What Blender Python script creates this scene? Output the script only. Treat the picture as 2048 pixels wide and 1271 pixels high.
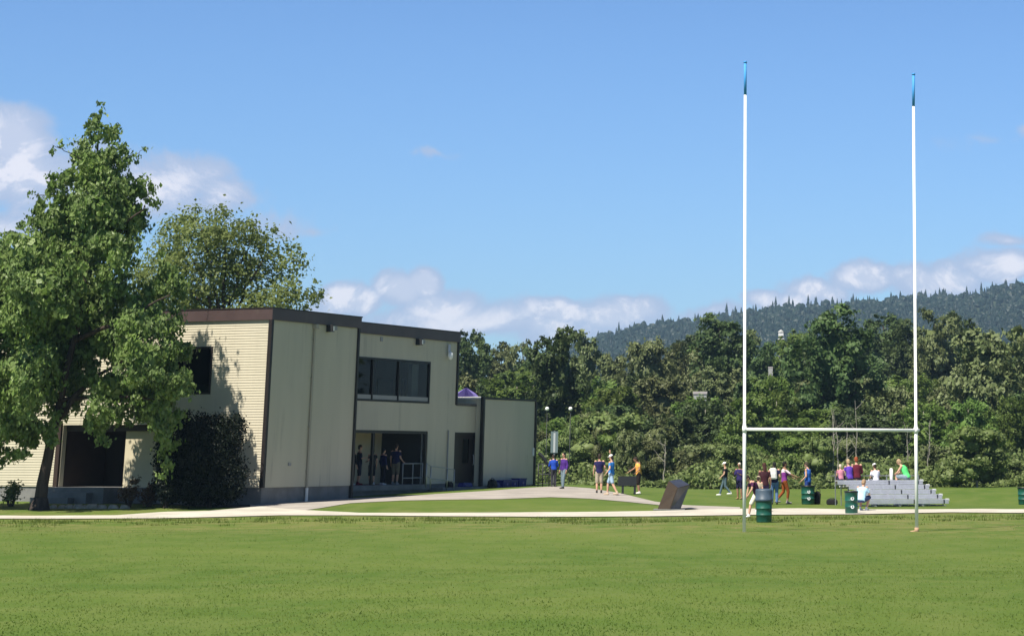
import bpy, bmesh, math, random
import numpy as np
from mathutils import Vector, Matrix

for o in list(bpy.data.objects): bpy.data.objects.remove(o)
scene = bpy.context.scene
COL = scene.collection
R = math.radians

# ------------------------------------------------------------------ camera
H = 2.24                      # eye height above the pitch
F = 4480.0; CX = 1500.0; CY = -364.0      # focal length and principal point, in photo pixels
PITCH = math.atan(1275.0 / F)
cam = bpy.data.cameras.new('camera'); camo = bpy.data.objects.new('camera', cam); COL.objects.link(camo)
camo.location = (0, 0, H); camo.rotation_euler = (R(90) + PITCH, 0, 0)
cam.sensor_width = 36; cam.lens = F / 2048 * 36
cam.shift_x = (1024 - CX) / 2048; cam.shift_y = -(635.5 - CY) / 2048
cam.clip_start = 0.5; cam.clip_end = 20000
scene.camera = camo

# ------------------------------------------------------------------ light
SUN_EL = 57.0; SUN_H = (-0.60, -0.80)
sd = Vector((SUN_H[0] * math.cos(R(SUN_EL)), SUN_H[1] * math.cos(R(SUN_EL)), math.sin(R(SUN_EL)))).normalized()
sun = bpy.data.lights.new('sun', 'SUN'); suno = bpy.data.objects.new('sun', sun); COL.objects.link(suno)
sun.energy = 5.0; sun.angle = R(0.5); sun.color = (1.0, 0.93, 0.82)
suno.rotation_euler = (-sd).to_track_quat('-Z', 'Y').to_euler()
scene.view_settings.view_transform = 'Standard'; scene.view_settings.look = 'None'
scene.view_settings.exposure = 0.7; scene.view_settings.gamma = 1.0
scene.view_settings.use_curve_mapping = False


def ray(px, py):
    x = (px - CX) / F; y = -(py - CY) / F
    c, s = math.cos(PITCH), math.sin(PITCH)
    return Vector((x, c - s * y, s + c * y))


def at(px, py, Y):
    d = ray(px, py); t = Y / d.y
    return Vector((d.x * t, Y, H + d.z * t))


# world ---------------------------------------------------------------
W = bpy.data.worlds.new('World'); scene.world = W; W.use_nodes = True
wt = W.node_tree; wn = wt.nodes; wl = wt.links; wn.clear()


class NG:
    """tiny helper for node trees"""
    def __init__(s, t): s.t = t

    def n(s, typ, **kw):
        k = s.t.nodes.new(typ)
        for a, b in kw.items(): setattr(k, a, b)
        return k

    def set(s, sock, v):
        if isinstance(v, bpy.types.NodeSocket): s.t.links.new(v, sock)
        elif v is not None: sock.default_value = v

    def m(s, op, a, b=None, c=None, clamp=False):
        k = s.n('ShaderNodeMath', operation=op, use_clamp=clamp)
        for i, v in enumerate((a, b, c)):
            if v is not None: s.set(k.inputs[i], v)
        return k.outputs[0]

    def v(s, op, a, b=None):
        k = s.n('ShaderNodeVectorMath', operation=op)
        s.set(k.inputs[0], a)
        if b is not None: s.set(k.inputs[1], b)
        return k.outputs['Value'] if op == 'LENGTH' else k.outputs[0]

    def noise(s, vec, scale, detail=4, rough=0.55, dist=0.0):
        k = s.n('ShaderNodeTexNoise'); s.set(k.inputs['Vector'], vec)
        k.inputs['Scale'].default_value = scale; k.inputs['Detail'].default_value = detail
        k.inputs['Roughness'].default_value = rough; k.inputs['Distortion'].default_value = dist
        return k.outputs['Fac']

    def mix(s, f, a, b, blend='MIX'):
        k = s.n('ShaderNodeMix', data_type='RGBA', blend_type=blend)
        s.set(k.inputs[0], f); s.set(k.inputs[6], a); s.set(k.inputs[7], b)
        return k.outputs[2]

    def rng(s, v, a, b, c=0.0, d=1.0, smooth=True):
        k = s.n('ShaderNodeMapRange', interpolation_type='SMOOTHSTEP' if smooth else 'LINEAR')
        s.set(k.inputs[0], v)
        for i, x in enumerate((a, b, c, d)): k.inputs[i + 1].default_value = x
        return k.outputs[0]


g = NG(wt)
sky = g.n('ShaderNodeTexSky', sky_type='NISHITA')
sky.sun_disc = False; sky.sun_elevation = R(SUN_EL); sky.sun_rotation = math.atan2(sd.x, sd.y)
sky.altitude = 100; sky.air_density = 1.0; sky.dust_density = 0.6; sky.ozone_density = 2.0
SKY_S = 0.064
tc = g.n('ShaderNodeTexCoord')
sep = g.n('ShaderNodeSeparateXYZ'); wl.new(tc.outputs['Generated'], sep.inputs[0])
yy = g.m('MAXIMUM', sep.outputs[1], 0.02)
tx = g.m('DIVIDE', sep.outputs[0], yy); tz = g.m('DIVIDE', sep.outputs[2], yy)
cmb = g.n('ShaderNodeCombineXYZ'); g.set(cmb.inputs[0], tx); g.set(cmb.inputs[1], tz)
uv = cmb.outputs[0]
warp = g.n('ShaderNodeTexNoise'); g.set(warp.inputs['Vector'], uv); warp.inputs['Scale'].default_value = 38
warp.inputs['Detail'].default_value = 4
wv = g.v('SCALE', g.v('SUBTRACT', warp.outputs['Color'], (0.5, 0.5, 0.5)))
wv.node.inputs['Scale'].default_value = 0.014
uvw = g.v('ADD', uv, wv)
CLOUDS = [  # px, py, rx, ry, density
    (10, 275, 115, 90, 1.1), (50, 350, 150, 90, 0.9), (-60, 330, 160, 120, 1.1), (300, 380, 180, 95, 0.74), (400, 345, 120, 60, 0.6), (180, 330, 110, 70, 0.7),
    (450, 395, 120, 60, 0.66), (20, 450, 280, 70, 0.6), (530, 450, 130, 55, 0.5), (620, 462, 60, 22, 0.42),
    (868, 312, 75, 16, 0.40), (700, 603, 85, 42, 1.1), (800, 575, 62, 45, 1.15), (845, 560, 45, 42, 1.15), (880, 610, 110, 45, 0.85),
    (1000, 645, 430, 50, 0.72), (1115, 615, 95, 28, 1.0), (1245, 620, 120, 42, 1.1), (640, 640, 60, 40, 0.9),
    (1560, 600, 90, 28, 0.95), (1640, 575, 90, 40, 1.0), (1720, 556, 90, 38, 1.05), (1870, 560, 130, 48, 0.95), (2010, 535, 110, 42, 1.0),
    (1960, 278, 110, 36, 0.40), (2070, 265, 60, 30, 0.5), (2010, 480, 80, 22, 0.4), (1420, 625, 120, 25, 0.5)]


def cloud_field(vec):
    acc = None
    for (px, py, rx, ry, a) in CLOUDS:
        d = ray(px, py)
        e = g.v('MULTIPLY', g.v('SUBTRACT', vec, (d.x / d.y, d.z / d.y, 0)), (4658 / rx, 4800 / ry, 0))
        f = g.m('MULTIPLY_ADD', g.v('LENGTH', e), -a, a * 1.25)
        acc = f if acc is None else g.m('SMOOTH_MAX', acc, f, 0.12)
    return acc


cf = cloud_field(uvw)
n1 = g.noise(uv, 24, 9, 0.66, 0.5)
n1b = g.noise(g.v('ADD', uv, (0.004, -0.008, 0)), 24, 9, 0.66, 0.5)
dens = g.m('ADD', cf, g.m('MULTIPLY_ADD', n1, 1.5, -0.75))
mask = g.rng(dens, 0.14, 0.52)
mask = g.m('MULTIPLY', mask, g.rng(sep.outputs[1], 0.05, 0.3))
mask = g.m('MULTIPLY', mask, 0.93)
relief = g.rng(g.m('SUBTRACT', n1, n1b), -0.06, 0.07)
core = g.rng(dens, 0.42, 0.95)
bright = g.m('MULTIPLY', core, g.m('MULTIPLY_ADD', relief, 0.75, 0.35), clamp=True)
ccol = g.mix(bright, (0.285, 0.345, 0.48, 1), (0.56, 0.555, 0.61, 1))
skyc = g.n('ShaderNodeVectorMath', operation='MULTIPLY'); wl.new(sky.outputs[0], skyc.inputs[0])
skyc.inputs[1].default_value = (SKY_S * 0.77, SKY_S * 1.05, SKY_S * 1.44)
deep = g.n('ShaderNodeVectorMath', operation='SCALE'); wl.new(skyc.outputs[0], deep.inputs[0])      # dimming added overhead to deepen the shade below
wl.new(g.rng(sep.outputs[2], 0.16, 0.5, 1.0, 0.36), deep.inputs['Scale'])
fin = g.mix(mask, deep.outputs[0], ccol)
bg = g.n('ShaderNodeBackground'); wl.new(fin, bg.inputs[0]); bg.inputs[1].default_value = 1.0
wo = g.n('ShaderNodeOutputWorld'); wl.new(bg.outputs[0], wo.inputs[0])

# ------------------------------------------------------------------ helpers
RND = random.Random(7)
NP = np.random.default_rng(11)


class MB:
    def __init__(s): s.v = []; s.f = []; s.mi = []; s.cur = 0

    def face(s, pts):
        b = len(s.v); s.v += [tuple(p) for p in pts]; s.f.append(tuple(range(b, b + len(pts)))); s.mi.append(s.cur)

    def box(s, c, size, rot=None):
        c = Vector(c); h = Vector(size) / 2; b = len(s.v)
        for dx in (-1, 1):
            for dy in (-1, 1):
                for dz in (-1, 1):
                    p = Vector((dx * h.x, dy * h.y, dz * h.z))
                    if rot is not None: p = rot @ p
                    s.v.append(tuple(c + p))
        for q in ((0, 1, 3, 2), (4, 6, 7, 5), (0, 4, 5, 1), (2, 3, 7, 6), (0, 2, 6, 4), (1, 5, 7, 3)):
            s.f.append(tuple(b + i for i in q)); s.mi.append(s.cur)
        return s

    def bb(s, x0, x1, y0, y1, z0, z1):
        return s.box(((x0 + x1) / 2, (y0 + y1) / 2, (z0 + z1) / 2), (abs(x1 - x0), abs(y1 - y0), abs(z1 - z0)))

    def hexa(s, bot, top):
        b = len(s.v); s.v += [tuple(p) for p in bot] + [tuple(p) for p in top]
        for q in ((3, 2, 1, 0), (4, 5, 6, 7), (0, 1, 5, 4), (1, 2, 6, 5), (2, 3, 7, 6), (3, 0, 4, 7)):
            s.f.append(tuple(b + i for i in q)); s.mi.append(s.cur)
        return s

    def tube(s, pts, rad, n=8, cap=True):
        pts = [Vector(p) for p in pts]
        if not isinstance(rad, (list, tuple)): rad = [rad] * len(pts)
        rings = []; up = None
        for i, p in enumerate(pts):
            d = (pts[min(i + 1, len(pts) - 1)] - pts[max(i - 1, 0)]).normalized()
            if up is None:
                up = Vector((0, 0, 1)) if abs(d.z) < 0.9 else Vector((1, 0, 0))
            a = d.cross(up).normalized(); b2 = a.cross(d).normalized(); up = b2
            b = len(s.v)
            for k in range(n):
                t = 2 * math.pi * k / n
                s.v.append(tuple(p + (a * math.cos(t) + b2 * math.sin(t)) * rad[i]))
            rings.append(b)
        for i in range(len(rings) - 1):
            for k in range(n):
                s.f.append((rings[i] + k, rings[i] + (k + 1) % n, rings[i + 1] + (k + 1) % n, rings[i + 1] + k)); s.mi.append(s.cur)
        if cap:
            s.f.append(tuple(rings[0] + k for k in range(n))[::-1]); s.mi.append(s.cur)
            s.f.append(tuple(rings[-1] + k for k in range(n))); s.mi.append(s.cur)
        return s

    def ell(s, c, r, rot=None, nu=12, nv=8):
        c = Vector(c); r = Vector(r) if not isinstance(r, (int, float)) else Vector((r, r, r)); b = len(s.v)
        for j in range(nv + 1):
            ph = math.pi * j / nv
            for i in range(nu):
                th = 2 * math.pi * i / nu
                p = Vector((r.x * math.sin(ph) * math.cos(th), r.y * math.sin(ph) * math.sin(th), r.z * math.cos(ph)))
                if rot is not None: p = rot @ p
                s.v.append(tuple(c + p))
        for j in range(nv):
            for i in range(nu):
                s.f.append((b + j * nu + i, b + (j + 1) * nu + i, b + (j + 1) * nu + (i + 1) % nu, b + j * nu + (i + 1) % nu)); s.mi.append(s.cur)
        return s

    def lathe(s, prof, c=(0, 0, 0), n=24):
        b = len(s.v)
        for (r, z) in prof:
            for k in range(n):
                t = 2 * math.pi * k / n
                s.v.append((c[0] + r * math.cos(t), c[1] + r * math.sin(t), c[2] + z))
        for j in range(len(prof) - 1):
            for k in range(n):
                s.f.append((b + j * n + k, b + j * n + (k + 1) % n, b + (j + 1) * n + (k + 1) % n, b + (j + 1) * n + k)); s.mi.append(s.cur)
        return s

    def mesh(s, name, mats, smooth=False):
        me = bpy.data.meshes.new(name); me.from_pydata(s.v, [], s.f)
        for m in (mats if isinstance(mats, (list, tuple)) else [mats]): me.materials.append(m)
        if any(s.mi): me.polygons.foreach_set('material_index', s.mi)
        if smooth: me.polygons.foreach_set('use_smooth', [True] * len(me.polygons))
        me.update(); return me


def link(name, me, parent=None, loc=None, label=None, cat=None, group=None, kind=None):
    o = bpy.data.objects.new(name, me); COL.objects.link(o)
    if parent is not None: o.parent = parent
    if loc is not None: o.location = loc
    if label: o['label'] = label
    if cat: o['category'] = cat
    if group: o['group'] = group
    if kind: o['kind'] = kind
    return o


def part(name, mb, mat, parent, smooth=False, label=None):
    return link(name, mb.mesh(name, mat, smooth), parent, label=label)


def thing(name, label, cat, loc=(0, 0, 0), rz=0.0, group=None):
    o = link(name, None, None, loc, label, cat, group); o.rotation_euler.z = rz
    o.empty_display_size = 0.3
    return o


def copy_tree(o, parent=None):
    c = o.copy(); COL.objects.link(c)
    if parent is not None: c.parent = parent
    for ch in o.children: copy_tree(ch, c)
    return c


# ------------------------------------------------------------------ materials
def mat(name, col, rough=0.7, metal=0.0, var=0.0, vscale=3.0, bump=0.0, bscale=40.0, spec=0.4, col2=None, streak=False):
    m = bpy.data.materials.new(name); m.use_nodes = True; t = m.node_tree; q = NG(t)
    b = t.nodes['Principled BSDF']; b.inputs['Roughness'].default_value = rough
    b.inputs['Metallic'].default_value = metal; b.inputs['Specular IOR Level'].default_value = spec
    c = (*col, 1)
    if var > 0 or col2:
        tcn = q.n('ShaderNodeTexCoord'); vec = tcn.outputs['Object']
        if streak: vec = q.v('MULTIPLY', vec, (1, 1, 0.12))
        nz = q.noise(vec, vscale, 5, 0.6)
        c2 = (*col2, 1) if col2 else (*[x * (1 - var) for x in col], 1)
        c1 = c if col2 else (*[min(1, x * (1 + var)) for x in col], 1)
        t.links.new(q.mix(q.rng(nz, 0.3, 0.7), c2, c1), b.inputs['Base Color'])
    else: b.inputs['Base Color'].default_value = c
    if bump > 0:
        tcn = q.n('ShaderNodeTexCoord')
        bp = q.n('ShaderNodeBump'); bp.inputs['Strength'].default_value = bump; bp.inputs['Distance'].default_value = 0.02
        t.links.new(q.noise(tcn.outputs['Object'], bscale, 4), bp.inputs['Height']); t.links.new(bp.outputs[0], b.inputs['Normal'])
    return m


def leaf_mat(name, c1, c2, c3, scale=0.6, trans=0.28, rough=0.5):
    """leaves: hue varies leaf by leaf and from spray to spray"""
    m = bpy.data.materials.new(name); m.use_nodes = True; t = m.node_tree; q = NG(t); b = t.nodes['Principled BSDF']
    geo = q.n('ShaderNodeNewGeometry'); tcn = q.n('ShaderNodeTexCoord'); oi = q.n('ShaderNodeObjectInfo')
    nz = q.noise(tcn.outputs['Object'], scale, 3, 0.6)
    a = q.mix(q.rng(nz, 0.36, 0.64), (*c1, 1), (*c2, 1))
    a = q.mix(q.m('MULTIPLY', geo.outputs['Random Per Island'], 0.55), a, (*c3, 1))
    hs = q.n('ShaderNodeHueSaturation'); t.links.new(a, hs.inputs['Color'])
    q.set(hs.inputs['Value'], q.m('MULTIPLY_ADD', oi.outputs['Random'], 0.5, 0.75))
    q.set(hs.inputs['Hue'], q.m('MULTIPLY_ADD', oi.outputs['Random'], 0.03, 0.487))
    t.links.new(hs.outputs[0], b.inputs['Base Color'])
    b.inputs['Roughness'].default_value = rough; b.inputs['Specular IOR Level'].default_value = 0.2
    tr = q.n('ShaderNodeBsdfTranslucent'); t.links.new(hs.outputs[0], tr.inputs[0])
    mx = q.n('ShaderNodeMixShader'); mx.inputs[0].default_value = trans
    t.links.new(b.outputs[0], mx.inputs[1]); t.links.new(tr.outputs[0], mx.inputs[2])
    t.links.new(mx.outputs[0], t.nodes['Material Output'].inputs[0])
    return m


M = {}
M['siding'] = mat('cream_siding', (0.54, 0.495, 0.375), 0.6, var=0.035, vscale=1.4, streak=True, bump=0.15, bscale=30)
M['panel'] = mat('cream_panel', (0.56, 0.50, 0.35), 0.7, var=0.05, vscale=1.2)
M['trim'] = mat('dark_trim', (0.018, 0.014, 0.013), 0.5)
M['fascia'] = mat('brown_fascia', (0.075, 0.05, 0.048), 0.45, var=0.12, vscale=0.8)
M['brown'] = mat('brown_paint', (0.035, 0.02, 0.014), 0.6, var=0.1)
M['roof'] = mat('roof_gravel', (0.12, 0.11, 0.10), 0.95, var=0.2, vscale=8)
M['concrete'] = mat('concrete', (0.19, 0.19, 0.185), 0.9, var=0.16, vscale=1.3, bump=0.3, bscale=25)
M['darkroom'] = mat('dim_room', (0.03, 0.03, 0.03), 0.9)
M['door'] = mat('dark_door', (0.02, 0.013, 0.012), 0.45)
M['steel'] = mat('galvanised_steel', (0.36, 0.37, 0.38), 0.42, 0.7, var=0.08, vscale=6)
M['alu'] = mat('aluminium_plank', (0.50, 0.51, 0.56), 0.5, 0.35, var=0.08, vscale=5)
M['darksteel'] = mat('dark_steel', (0.03, 0.032, 0.035), 0.5, 0.3)
M['white'] = mat('white_paint', (0.90, 0.90, 0.88), 0.55)
M['offwhite'] = mat('off_white', (0.7, 0.7, 0.68), 0.5)
M['greybox'] = mat('grey_box', (0.28, 0.28, 0.28), 0.5)
M['blue_pad'] = mat('blue_sleeve', (0.05, 0.30, 0.68), 0.6)
M['stripe'] = mat('banner_stripe', (0.42, 0.46, 0.47), 0.6)
M['bin'] = mat('bin_green', (0.010, 0.085, 0.060), 0.45, var=0.15, vscale=4)
M['binlid'] = mat('bin_lid_blue_grey', (0.055, 0.085, 0.12), 0.5, var=0.15, vscale=5)
M['bark'] = mat('bark', (0.050, 0.037, 0.030), 0.95, var=0.45, vscale=6, bump=1.0, bscale=18, streak=True)
M['palebark'] = mat('pale_bark', (0.28, 0.26, 0.22), 0.9, var=0.25, vscale=3, streak=True)
M['bronze'] = mat('bronze_plate', (0.060, 0.043, 0.028), 0.5, 0.25, var=0.10, vscale=2.5)
M['steelplate'] = mat('brushed_plate', (0.12, 0.12, 0.14), 0.32, 0.7, var=0.15, vscale=3)
M['black'] = mat('black_fabric', (0.008, 0.008, 0.009), 0.8)
M['blackplastic'] = mat('black_plastic', (0.012, 0.013, 0.013), 0.4)
M['bluebag'] = mat('blue_crate', (0.008, 0.012, 0.16), 0.5, var=0.2, vscale=6)
M['paper'] = mat('paper', (0.75, 0.76, 0.78), 0.8)
M['purple'] = mat('purple_canvas', (0.016, 0.009, 0.085), 0.8, var=0.2)
M['lavender'] = mat('lavender_canvas', (0.16, 0.13, 0.36), 0.8, var=0.2)
M['signblue'] = mat('sign_panel', (0.13, 0.18, 0.19), 0.5)
M['greenboard'] = mat('green_board', (0.10, 0.17, 0.14), 0.8)
M['redmat'] = mat('red_mat', (0.16, 0.02, 0.02), 0.9)
M['stone'] = mat('rockery_stone', (0.30, 0.27, 0.21), 0.95, var=0.3, vscale=4, bump=0.5, bscale=12)
M['globe'] = mat('opal_globe', (0.85, 0.85, 0.82), 0.25)
M['housewhite'] = mat('house_white', (0.34, 0.35, 0.34), 0.7)
M['houseroof'] = mat('house_roof', (0.20, 0.19, 0.19), 0.8)

def weather(m, amount=.22):
    t = m.node_tree; q = NG(t); b = t.nodes['Principled BSDF']; l = b.inputs['Base Color'].links[0]; src = l.from_socket
    tcn = q.n('ShaderNodeTexCoord'); o = tcn.outputs['Object']
    runs = q.rng(q.noise(q.v('MULTIPLY', o, (2.6, 2.6, .16)), 1.0, 5, .7), .52, .74)
    blot = q.rng(q.noise(o, .35, 4, .6), .42, .66)
    f = q.m('MULTIPLY', q.m('MULTIPLY', runs, blot), amount)
    t.links.new(q.mix(f, src, (.17, .155, .115, 1)), b.inputs['Base Color'])


weather(M['siding'], .5); weather(M['concrete'], .5); weather(M['fascia'], .3)
gm = bpy.data.materials.new('window_glass'); gm.use_nodes = True
_b = gm.node_tree.nodes['Principled BSDF']
_g = NG(gm.node_tree)
_gl = _g.n('ShaderNodeBsdfGlossy'); _gl.inputs['Roughness'].default_value = 0.02
_tr = _g.n('ShaderNodeBsdfTransparent'); _tr.inputs[0].default_value = (0.45, 0.52, 0.50, 1)
_fr = _g.n('ShaderNodeFresnel'); _fr.inputs[0].default_value = 1.22
_mx = _g.n('ShaderNodeMixShader')
gm.node_tree.links.new(_fr.outputs[0], _mx.inputs[0]); gm.node_tree.links.new(_tr.outputs[0], _mx.inputs[1])
gm.node_tree.links.new(_gl.outputs[0], _mx.inputs[2]); gm.node_tree.links.new(_mx.outputs[0], gm.node_tree.nodes['Material Output'].inputs[0])
M['glass'] = gm

M['leaf_near'] = leaf_mat('leaves_poplar', (0.062, 0.112, 0.020), (0.150, 0.220, 0.042), (0.27, 0.32, 0.14), 0.9, 0.28, 0.42)
M['leaf_back'] = leaf_mat('leaves_maple', (0.19, 0.27, 0.060), (0.26, 0.35, 0.095), (0.31, 0.38, 0.18), 0.5, 0.5)
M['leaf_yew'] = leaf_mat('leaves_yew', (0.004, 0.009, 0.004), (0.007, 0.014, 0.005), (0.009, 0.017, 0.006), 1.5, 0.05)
M['leaf_dark'] = leaf_mat('leaves_cottonwood', (0.046, 0.082, 0.025), (0.080, 0.125, 0.038), (0.125, 0.160, 0.068), 3.5, 0.3)
M['leaf_olive'] = leaf_mat('leaves_olive', (0.088, 0.118, 0.040), (0.145, 0.175, 0.064), (0.21, 0.225, 0.11), 3.5, 0.22)
M['leaf_mid'] = leaf_mat('leaves_alder', (0.085, 0.155, 0.028), (0.150, 0.225, 0.046), (0.19, 0.25, 0.075), 3.5, 0.38)
M['leaf_shrub'] = leaf_mat('leaves_willow', (0.105, 0.150, 0.042), (0.160, 0.205, 0.062), (0.205, 0.235, 0.095), 3.0, 0.3)
M['leaf_red'] = leaf_mat('leaves_redstem', (0.10, 0.06, 0.03), (0.14, 0.09, 0.04), (0.2, 0.14, 0.08), 0.5, 0.25)
M['conifer'] = leaf_mat('needles', (0.006, 0.016, 0.011), (0.011, 0.024, 0.014), (0.016, 0.028, 0.014), 0.02, 0.05)
# ------------------------------------------------------------------ ground
# surveyed spots: photo x, photo y, distance
SPOTS = [(1024, 1271, 30.0), (0, 1271, 30.0), (2048, 1271, 30.0), (1000, 1150, 45.4), (200, 1150, 45.4), (1900, 1150, 45.4),
         (1489, 1063, 71.0), (1834, 1063, 72.5), (800, 1060, 73), (200, 1060, 73), (1527, 1041, 79), (1703, 1028, 88),
         (1615, 1006, 100), (1780, 1011, 98), (1450, 991, 124), (1478, 1000, 114), (1568, 1008, 101), (1340, 1021, 92),
         (1126, 976, 115), (1197, 983, 108), (1222, 989, 105), (1275, 988, 109), (520, 1006, 95), (1075, 973, 118),
         (700, 999, 101), (900, 985, 109.5), (75, 1026, 90), (0, 1012, 93), (300, 1037, 86), (1000, 1033, 86), (1900, 1024, 89),
         (2043, 1008, 100), (1250, 977, 150), (1600, 978, 150), (1900, 984, 140), (800, 950, 170), (1300, 962, 190), (1900, 962, 190)]
_P = [at(*s) for s in SPOTS]
_A = np.array([[p.x, p.y] for p in _P]); _Z = np.array([p.z for p in _P]) - 0.10
LS = 16.0


def _k(a, b):
    d = ((a[:, None, :] - b[None, :, :]) ** 2 / np.array([LS, LS]) ** 2).sum(-1)
    return np.exp(-0.5 * d)


_w = np.linalg.solve(_k(_A, _A) + 0.004 * np.eye(len(_A)), _Z)


def gz(xy):
    """height of the ground, also of the wooded slope beyond the grass"""
    xy = np.atleast_2d(np.asarray(xy, float))
    z = 0.10 + _k(xy, _A) @ _w
    t = np.clip((xy[:, 1] - 165) / 190, 0, 1)
    t = t * t * (3 - 2 * t)
    side = np.clip((xy[:, 0] + 60) / 60, 0.25, 1)
    z = z + t * 9.0 * side
    return z


def g1(x, y): return float(gz([[x, y]])[0])


def hit(px, py):
    """where the sight line through a spot of the photo meets the ground"""
    d = ray(px, py); lo = 20 / d.y; ys = np.arange(20, 220, 0.25)
    ts = ys / d.y
    zz = gz(np.stack([d.x * ts, ys], 1)); dz = H + d.z * ts - zz
    i = int(np.argmax(dz < 0))
    if dz[i] >= 0: i = len(ys) - 1
    a = dz[i - 1] / (dz[i - 1] - dz[i]) if dz[i] < 0 else 0
    y = ys[i - 1] + a * 0.25
    return Vector((d.x / d.y * y, y, 0))


xs = np.concatenate([np.arange(-2600, -140, 120), np.arange(-140, -40, 5), np.arange(-40, 25, 0.8), np.arange(25, 140, 5), np.arange(140, 2601, 120)])
ys = np.concatenate([np.arange(-60, 20, 10), np.arange(20, 130, 0.8), np.arange(130, 200, 2), np.arange(200, 400, 8), np.arange(400, 3001, 130)])
XX, YY = np.meshgrid(xs, ys)
ZZ = gz(np.stack([XX.ravel(), YY.ravel()], 1))
nx, ny = len(xs), len(ys)
V = np.stack([XX.ravel(), YY.ravel(), ZZ], 1)
idx = np.arange(nx * ny).reshape(ny, nx)
Q = np.stack([idx[:-1, :-1].ravel(), idx[:-1, 1:].ravel(), idx[1:, 1:].ravel(), idx[1:, :-1].ravel()], 1)


def np_mesh(name, V, Q, mats, smooth=False):
    me = bpy.data.meshes.new(name); k = Q.shape[1]
    me.vertices.add(len(V)); me.vertices.foreach_set('co', V.astype(np.float32).ravel())
    me.loops.add(Q.size); me.loops.foreach_set('vertex_index', Q.astype(np.int32).ravel())
    me.polygons.add(len(Q)); me.polygons.foreach_set('loop_start', np.arange(0, Q.size, k, dtype=np.int32))
    me.polygons.foreach_set('loop_total', np.full(len(Q), k, dtype=np.int32))
    me.polygons.foreach_set('use_smooth', np.full(len(Q), smooth))
    for m in (mats if isinstance(mats, (list, tuple)) else [mats]): me.materials.append(m)
    me.update(); me.validate(); return me


def grass_mat():
    m = bpy.data.materials.new('lawn'); m.use_nodes = True; t = m.node_tree; q = NG(t); b = t.nodes['Principled BSDF']
    tcn = q.n('ShaderNodeTexCoord'); p = tcn.outputs['Object']
    big = q.noise(p, 0.10, 4, 0.6); mid = q.noise(q.v('MULTIPLY', p, (1, 0.5, 1)), 0.9, 5, 0.65); fine = q.noise(p, 14, 4, 0.7)
    c = q.mix(q.rng(big, 0.35, 0.65), (0.068, 0.122, 0.016, 1), (0.106, 0.152, 0.026, 1))
    c = q.mix(q.m('MULTIPLY', q.rng(mid, 0.38, 0.66), 0.6), c, (0.135, 0.168, 0.042, 1))
    c = q.mix(q.m('MULTIPLY', q.rng(fine, 0.35, 0.7), 0.45), c, (0.068, 0.108, 0.017, 1))
    # worn, dryer turf along the end of the pitch
    s = q.n('ShaderNodeSeparateXYZ'); t.links.new(p, s.inputs[0])
    band = q.m('MULTIPLY', q.rng(s.outputs[1], 64, 76), q.rng(s.outputs[1], 96, 86))
    patch = q.m('MULTIPLY', band, q.rng(q.noise(p, 0.7, 5, 0.7), 0.42, 0.62))
    c = q.mix(q.m('MULTIPLY', patch, 0.6), c, (0.20, 0.18, 0.07, 1))
    t.links.new(c, b.inputs['Base Color']); b.inputs['Roughness'].default_value = 0.9; b.inputs['Specular IOR Level'].default_value = 0.15
    bp = q.n('ShaderNodeBump'); bp.inputs['Strength'].default_value = 0.5; bp.inputs['Distance'].default_value = 0.03
    t.links.new(q.noise(p, 22, 3, 0.7), bp.inputs['Height']); t.links.new(bp.outputs[0], b.inputs['Normal'])
    return m


M['lawn'] = grass_mat()
link('ground', np_mesh('ground', V, Q, M['lawn'], True), kind='structure')

M['pathm'] = mat('pale_gravel_path', (0.47, 0.44, 0.37), 0.95, var=0.14, vscale=0.6, bump=0.3, bscale=30)
M['walkm'] = mat('asphalt_walkway', (0.33, 0.30, 0.265), 0.95, var=0.14, vscale=0.7, bump=0.3, bscale=30)
M['soil'] = mat('leaf_litter', (0.035, 0.032, 0.018), 0.95, var=0.3, vscale=2)
M['bed'] = mat('planting_bed', (0.035, 0.026, 0.018), 0.95, var=0.3, vscale=3)


def ribbon(name, far, near, mt, lift=0.012, n=140):
    """a sheet between two edges given as photo points, laid on the ground"""
    def samp(pl, t):
        x = pl[0][0] + (pl[-1][0] - pl[0][0]) * t
        return x, float(np.interp(x, [p[0] for p in pl], [p[1] for p in pl]))
    V = []; Qd = []; k = 6
    for i in range(n + 1):
        a = hit(*samp(far, i / n)); b = hit(*samp(near, i / n))
        for j in range(k + 1):
            p = a.lerp(b, j / k)
            V.append((p.x, p.y, g1(p.x, p.y) + lift))
    for i in range(n):
        for j in range(k):
            c = i * (k + 1) + j; Qd.append((c, c + 1, c + k + 2, c + k + 1))
    return link(name, np_mesh(name, np.array(V), np.array(Qd), mt, True), kind='structure')


# the long path at the end of the pitch
ribbon('path', [(-120, 1030), (60, 1032), (230, 1031), (330, 1024), (420, 1022), (520, 1013), (600, 1020), (720, 1026), (900, 1026), (1060, 1025), (1200, 1024), (1330, 1022), (1440, 1018), (1600, 1017), (1700, 1019), (1850, 1019), (1960, 1018), (2160, 1020)],
       [(-120, 1037), (100, 1038), (320, 1037), (450, 1034), (560, 1031), (700, 1031), (900, 1033), (1100, 1034), (1300, 1033), (1440, 1031), (1500, 1030), (1700, 1029), (1900, 1025), (2160, 1027)], M['pathm'], 0.030, 220)
# the branch along the shaded side of the building and back to the long path
ribbon('walkway', [(500, 1004), (600, 1000), (700, 996), (800, 992), (900, 986), (980, 981), (1060, 975), (1120, 972), (1180, 976), (1240, 986), (1310, 1003), (1370, 1010), (1480, 1014)],
       [(500, 1026), (580, 1024), (640, 1016), (700, 1006), (800, 1001), (900, 999), (1000, 998), (1100, 994), (1180, 997), (1250, 1003), (1310, 1009), (1370, 1017), (1480, 1024)], M['walkm'], 0.018, 160)
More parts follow.
